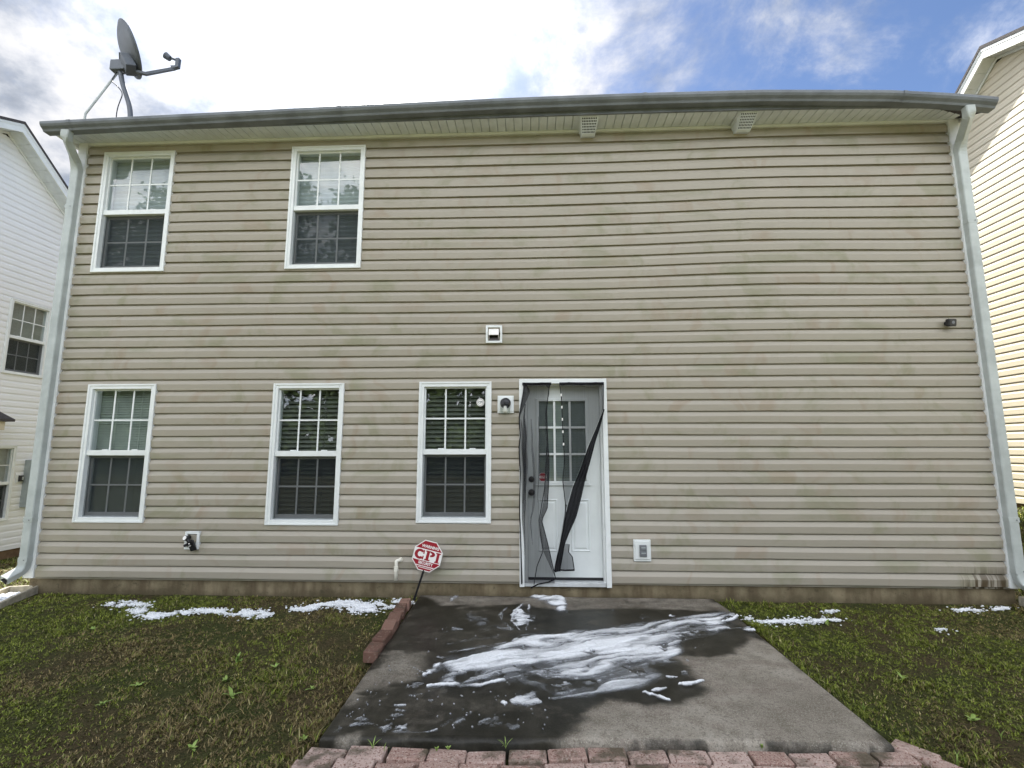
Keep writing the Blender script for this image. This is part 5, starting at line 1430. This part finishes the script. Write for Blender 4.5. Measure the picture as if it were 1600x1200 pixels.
GL_ = ['thin weed in the gap between patio and bricks at the left', 'upright weed beside the thin one at the patio edge', 'weed with suds in the gap in front of the patio', 'leafy weed in the patio gap over a reddish brick', 'brown dry weed in the patio gap', 'weed at the foot of the red sign stake', 'tiny weed in the patio gap near its right end']
for i, ((x, y), lab) in enumerate(zip(GAPW, GL_)):
    t = thing('weed', lab, 'weed', (x, y, -.165), 'weeds along the patio edge'); t.rotation_euler = (0, 0, random.uniform(0, 6))
    for k in range(random.randint(4, 6)):
        o = bpy.data.objects.new('leaf', LV[3] if i in (0, 1, 4) else LV[2]); COL.objects.link(o); o.parent = t
        o.rotation_euler = (0, R(-random.uniform(20, 70)), k * 1.2 + random.uniform(-.4, .4)); o.scale = (random.uniform(.35, .6),) * 3

# ------------------------------------------------------------------ woods behind the photographer: seen mirrored in the panes
r5 = np.random.default_rng(21); vs = []
TREES = ((-24.5, -25, 17.0, 2.6), (-21.6, -26, 17.5, 2.4), (-18.8, -25, 19.0, 2.4), (-15, -26, 15.5, 2.6), (-11.4, -25, 19.8, 1.7), (-9.0, -26, 14.5, 2.0), (-6.3, -25, 18.6, 1.8), (-3.0, -27, 13, 3.0),
         (1.5, -25, 9.5, 3.4), (5.5, -26, 10, 3.4), (9.5, -25, 9, 3.4), (14, -26, 10, 3.6), (18.5, -25, 9, 3.6), (23.5, -26, 10, 4))
for cx_, cy_, hh_, rr_ in TREES:
    for k in range(46):
        t = r5.uniform(.03, 1); q_ = rr_ * (1.15 - .95 * max(0, t - .25)); a = r5.uniform(0, 6.28); d_ = q_ * math.sqrt(r5.random())
        c0 = np.array([cx_ + math.cos(a) * d_, cy_ + math.sin(a) * d_, hh_ * t * .97]); n_ = 120
        p = c0 + r5.normal(0, 1, (n_, 3)) * [.62, .62, .5]
        e1 = r5.normal(0, 1, (n_, 3)); e1 /= np.linalg.norm(e1, axis=1)[:, None]; e2 = np.cross(e1, r5.normal(0, 1, (n_, 3))); e2 /= np.linalg.norm(e2, axis=1)[:, None]
        s_ = r5.uniform(.13, .30, (n_, 1)); vs.append(np.stack([p - e1 * s_, p + e2 * s_ * .6, p + e1 * s_, p - e2 * s_ * .6], 1))
n_ = 16000; p = np.stack([r5.uniform(-32, 30, n_), r5.uniform(-27, -22.5, n_), r5.uniform(-.3, 5.5, n_) * r5.uniform(.5, 1, n_)], -1)      # undergrowth
e1 = r5.normal(0, 1, (n_, 3)); e1 /= np.linalg.norm(e1, axis=1)[:, None]; e2 = np.cross(e1, r5.normal(0, 1, (n_, 3))); e2 /= np.linalg.norm(e2, axis=1)[:, None]
s_ = r5.uniform(.18, .34, (n_, 1)); vs.append(np.stack([p - e1 * s_, p + e2 * s_ * .7, p + e1 * s_, p - e2 * s_ * .7], 1))
V4 = np.concatenate(vs); n = len(V4)
tr_ = MB()
for cx_, cy_, hh_, _r in TREES: tr_.tube([(cx_, cy_, -.5), (cx_, cy_, hh_ * .5), (cx_ + .2, cy_, hh_ * .9)], .25, 8, (0, 1, 0), [1, .7, .25])
tv = np.array(tr_.v); tq = np.array([f for f in tr_.f if len(f) == 4]) + n * 4
me = fast_mesh('woods', np.concatenate([V4.reshape(-1, 3), tv]), np.concatenate([np.arange(n * 4).reshape(n, 4), tq]))
tag(link('woods', me, M_LEAF), 'green woods across the yard mirrored in the window panes', kind='stuff')
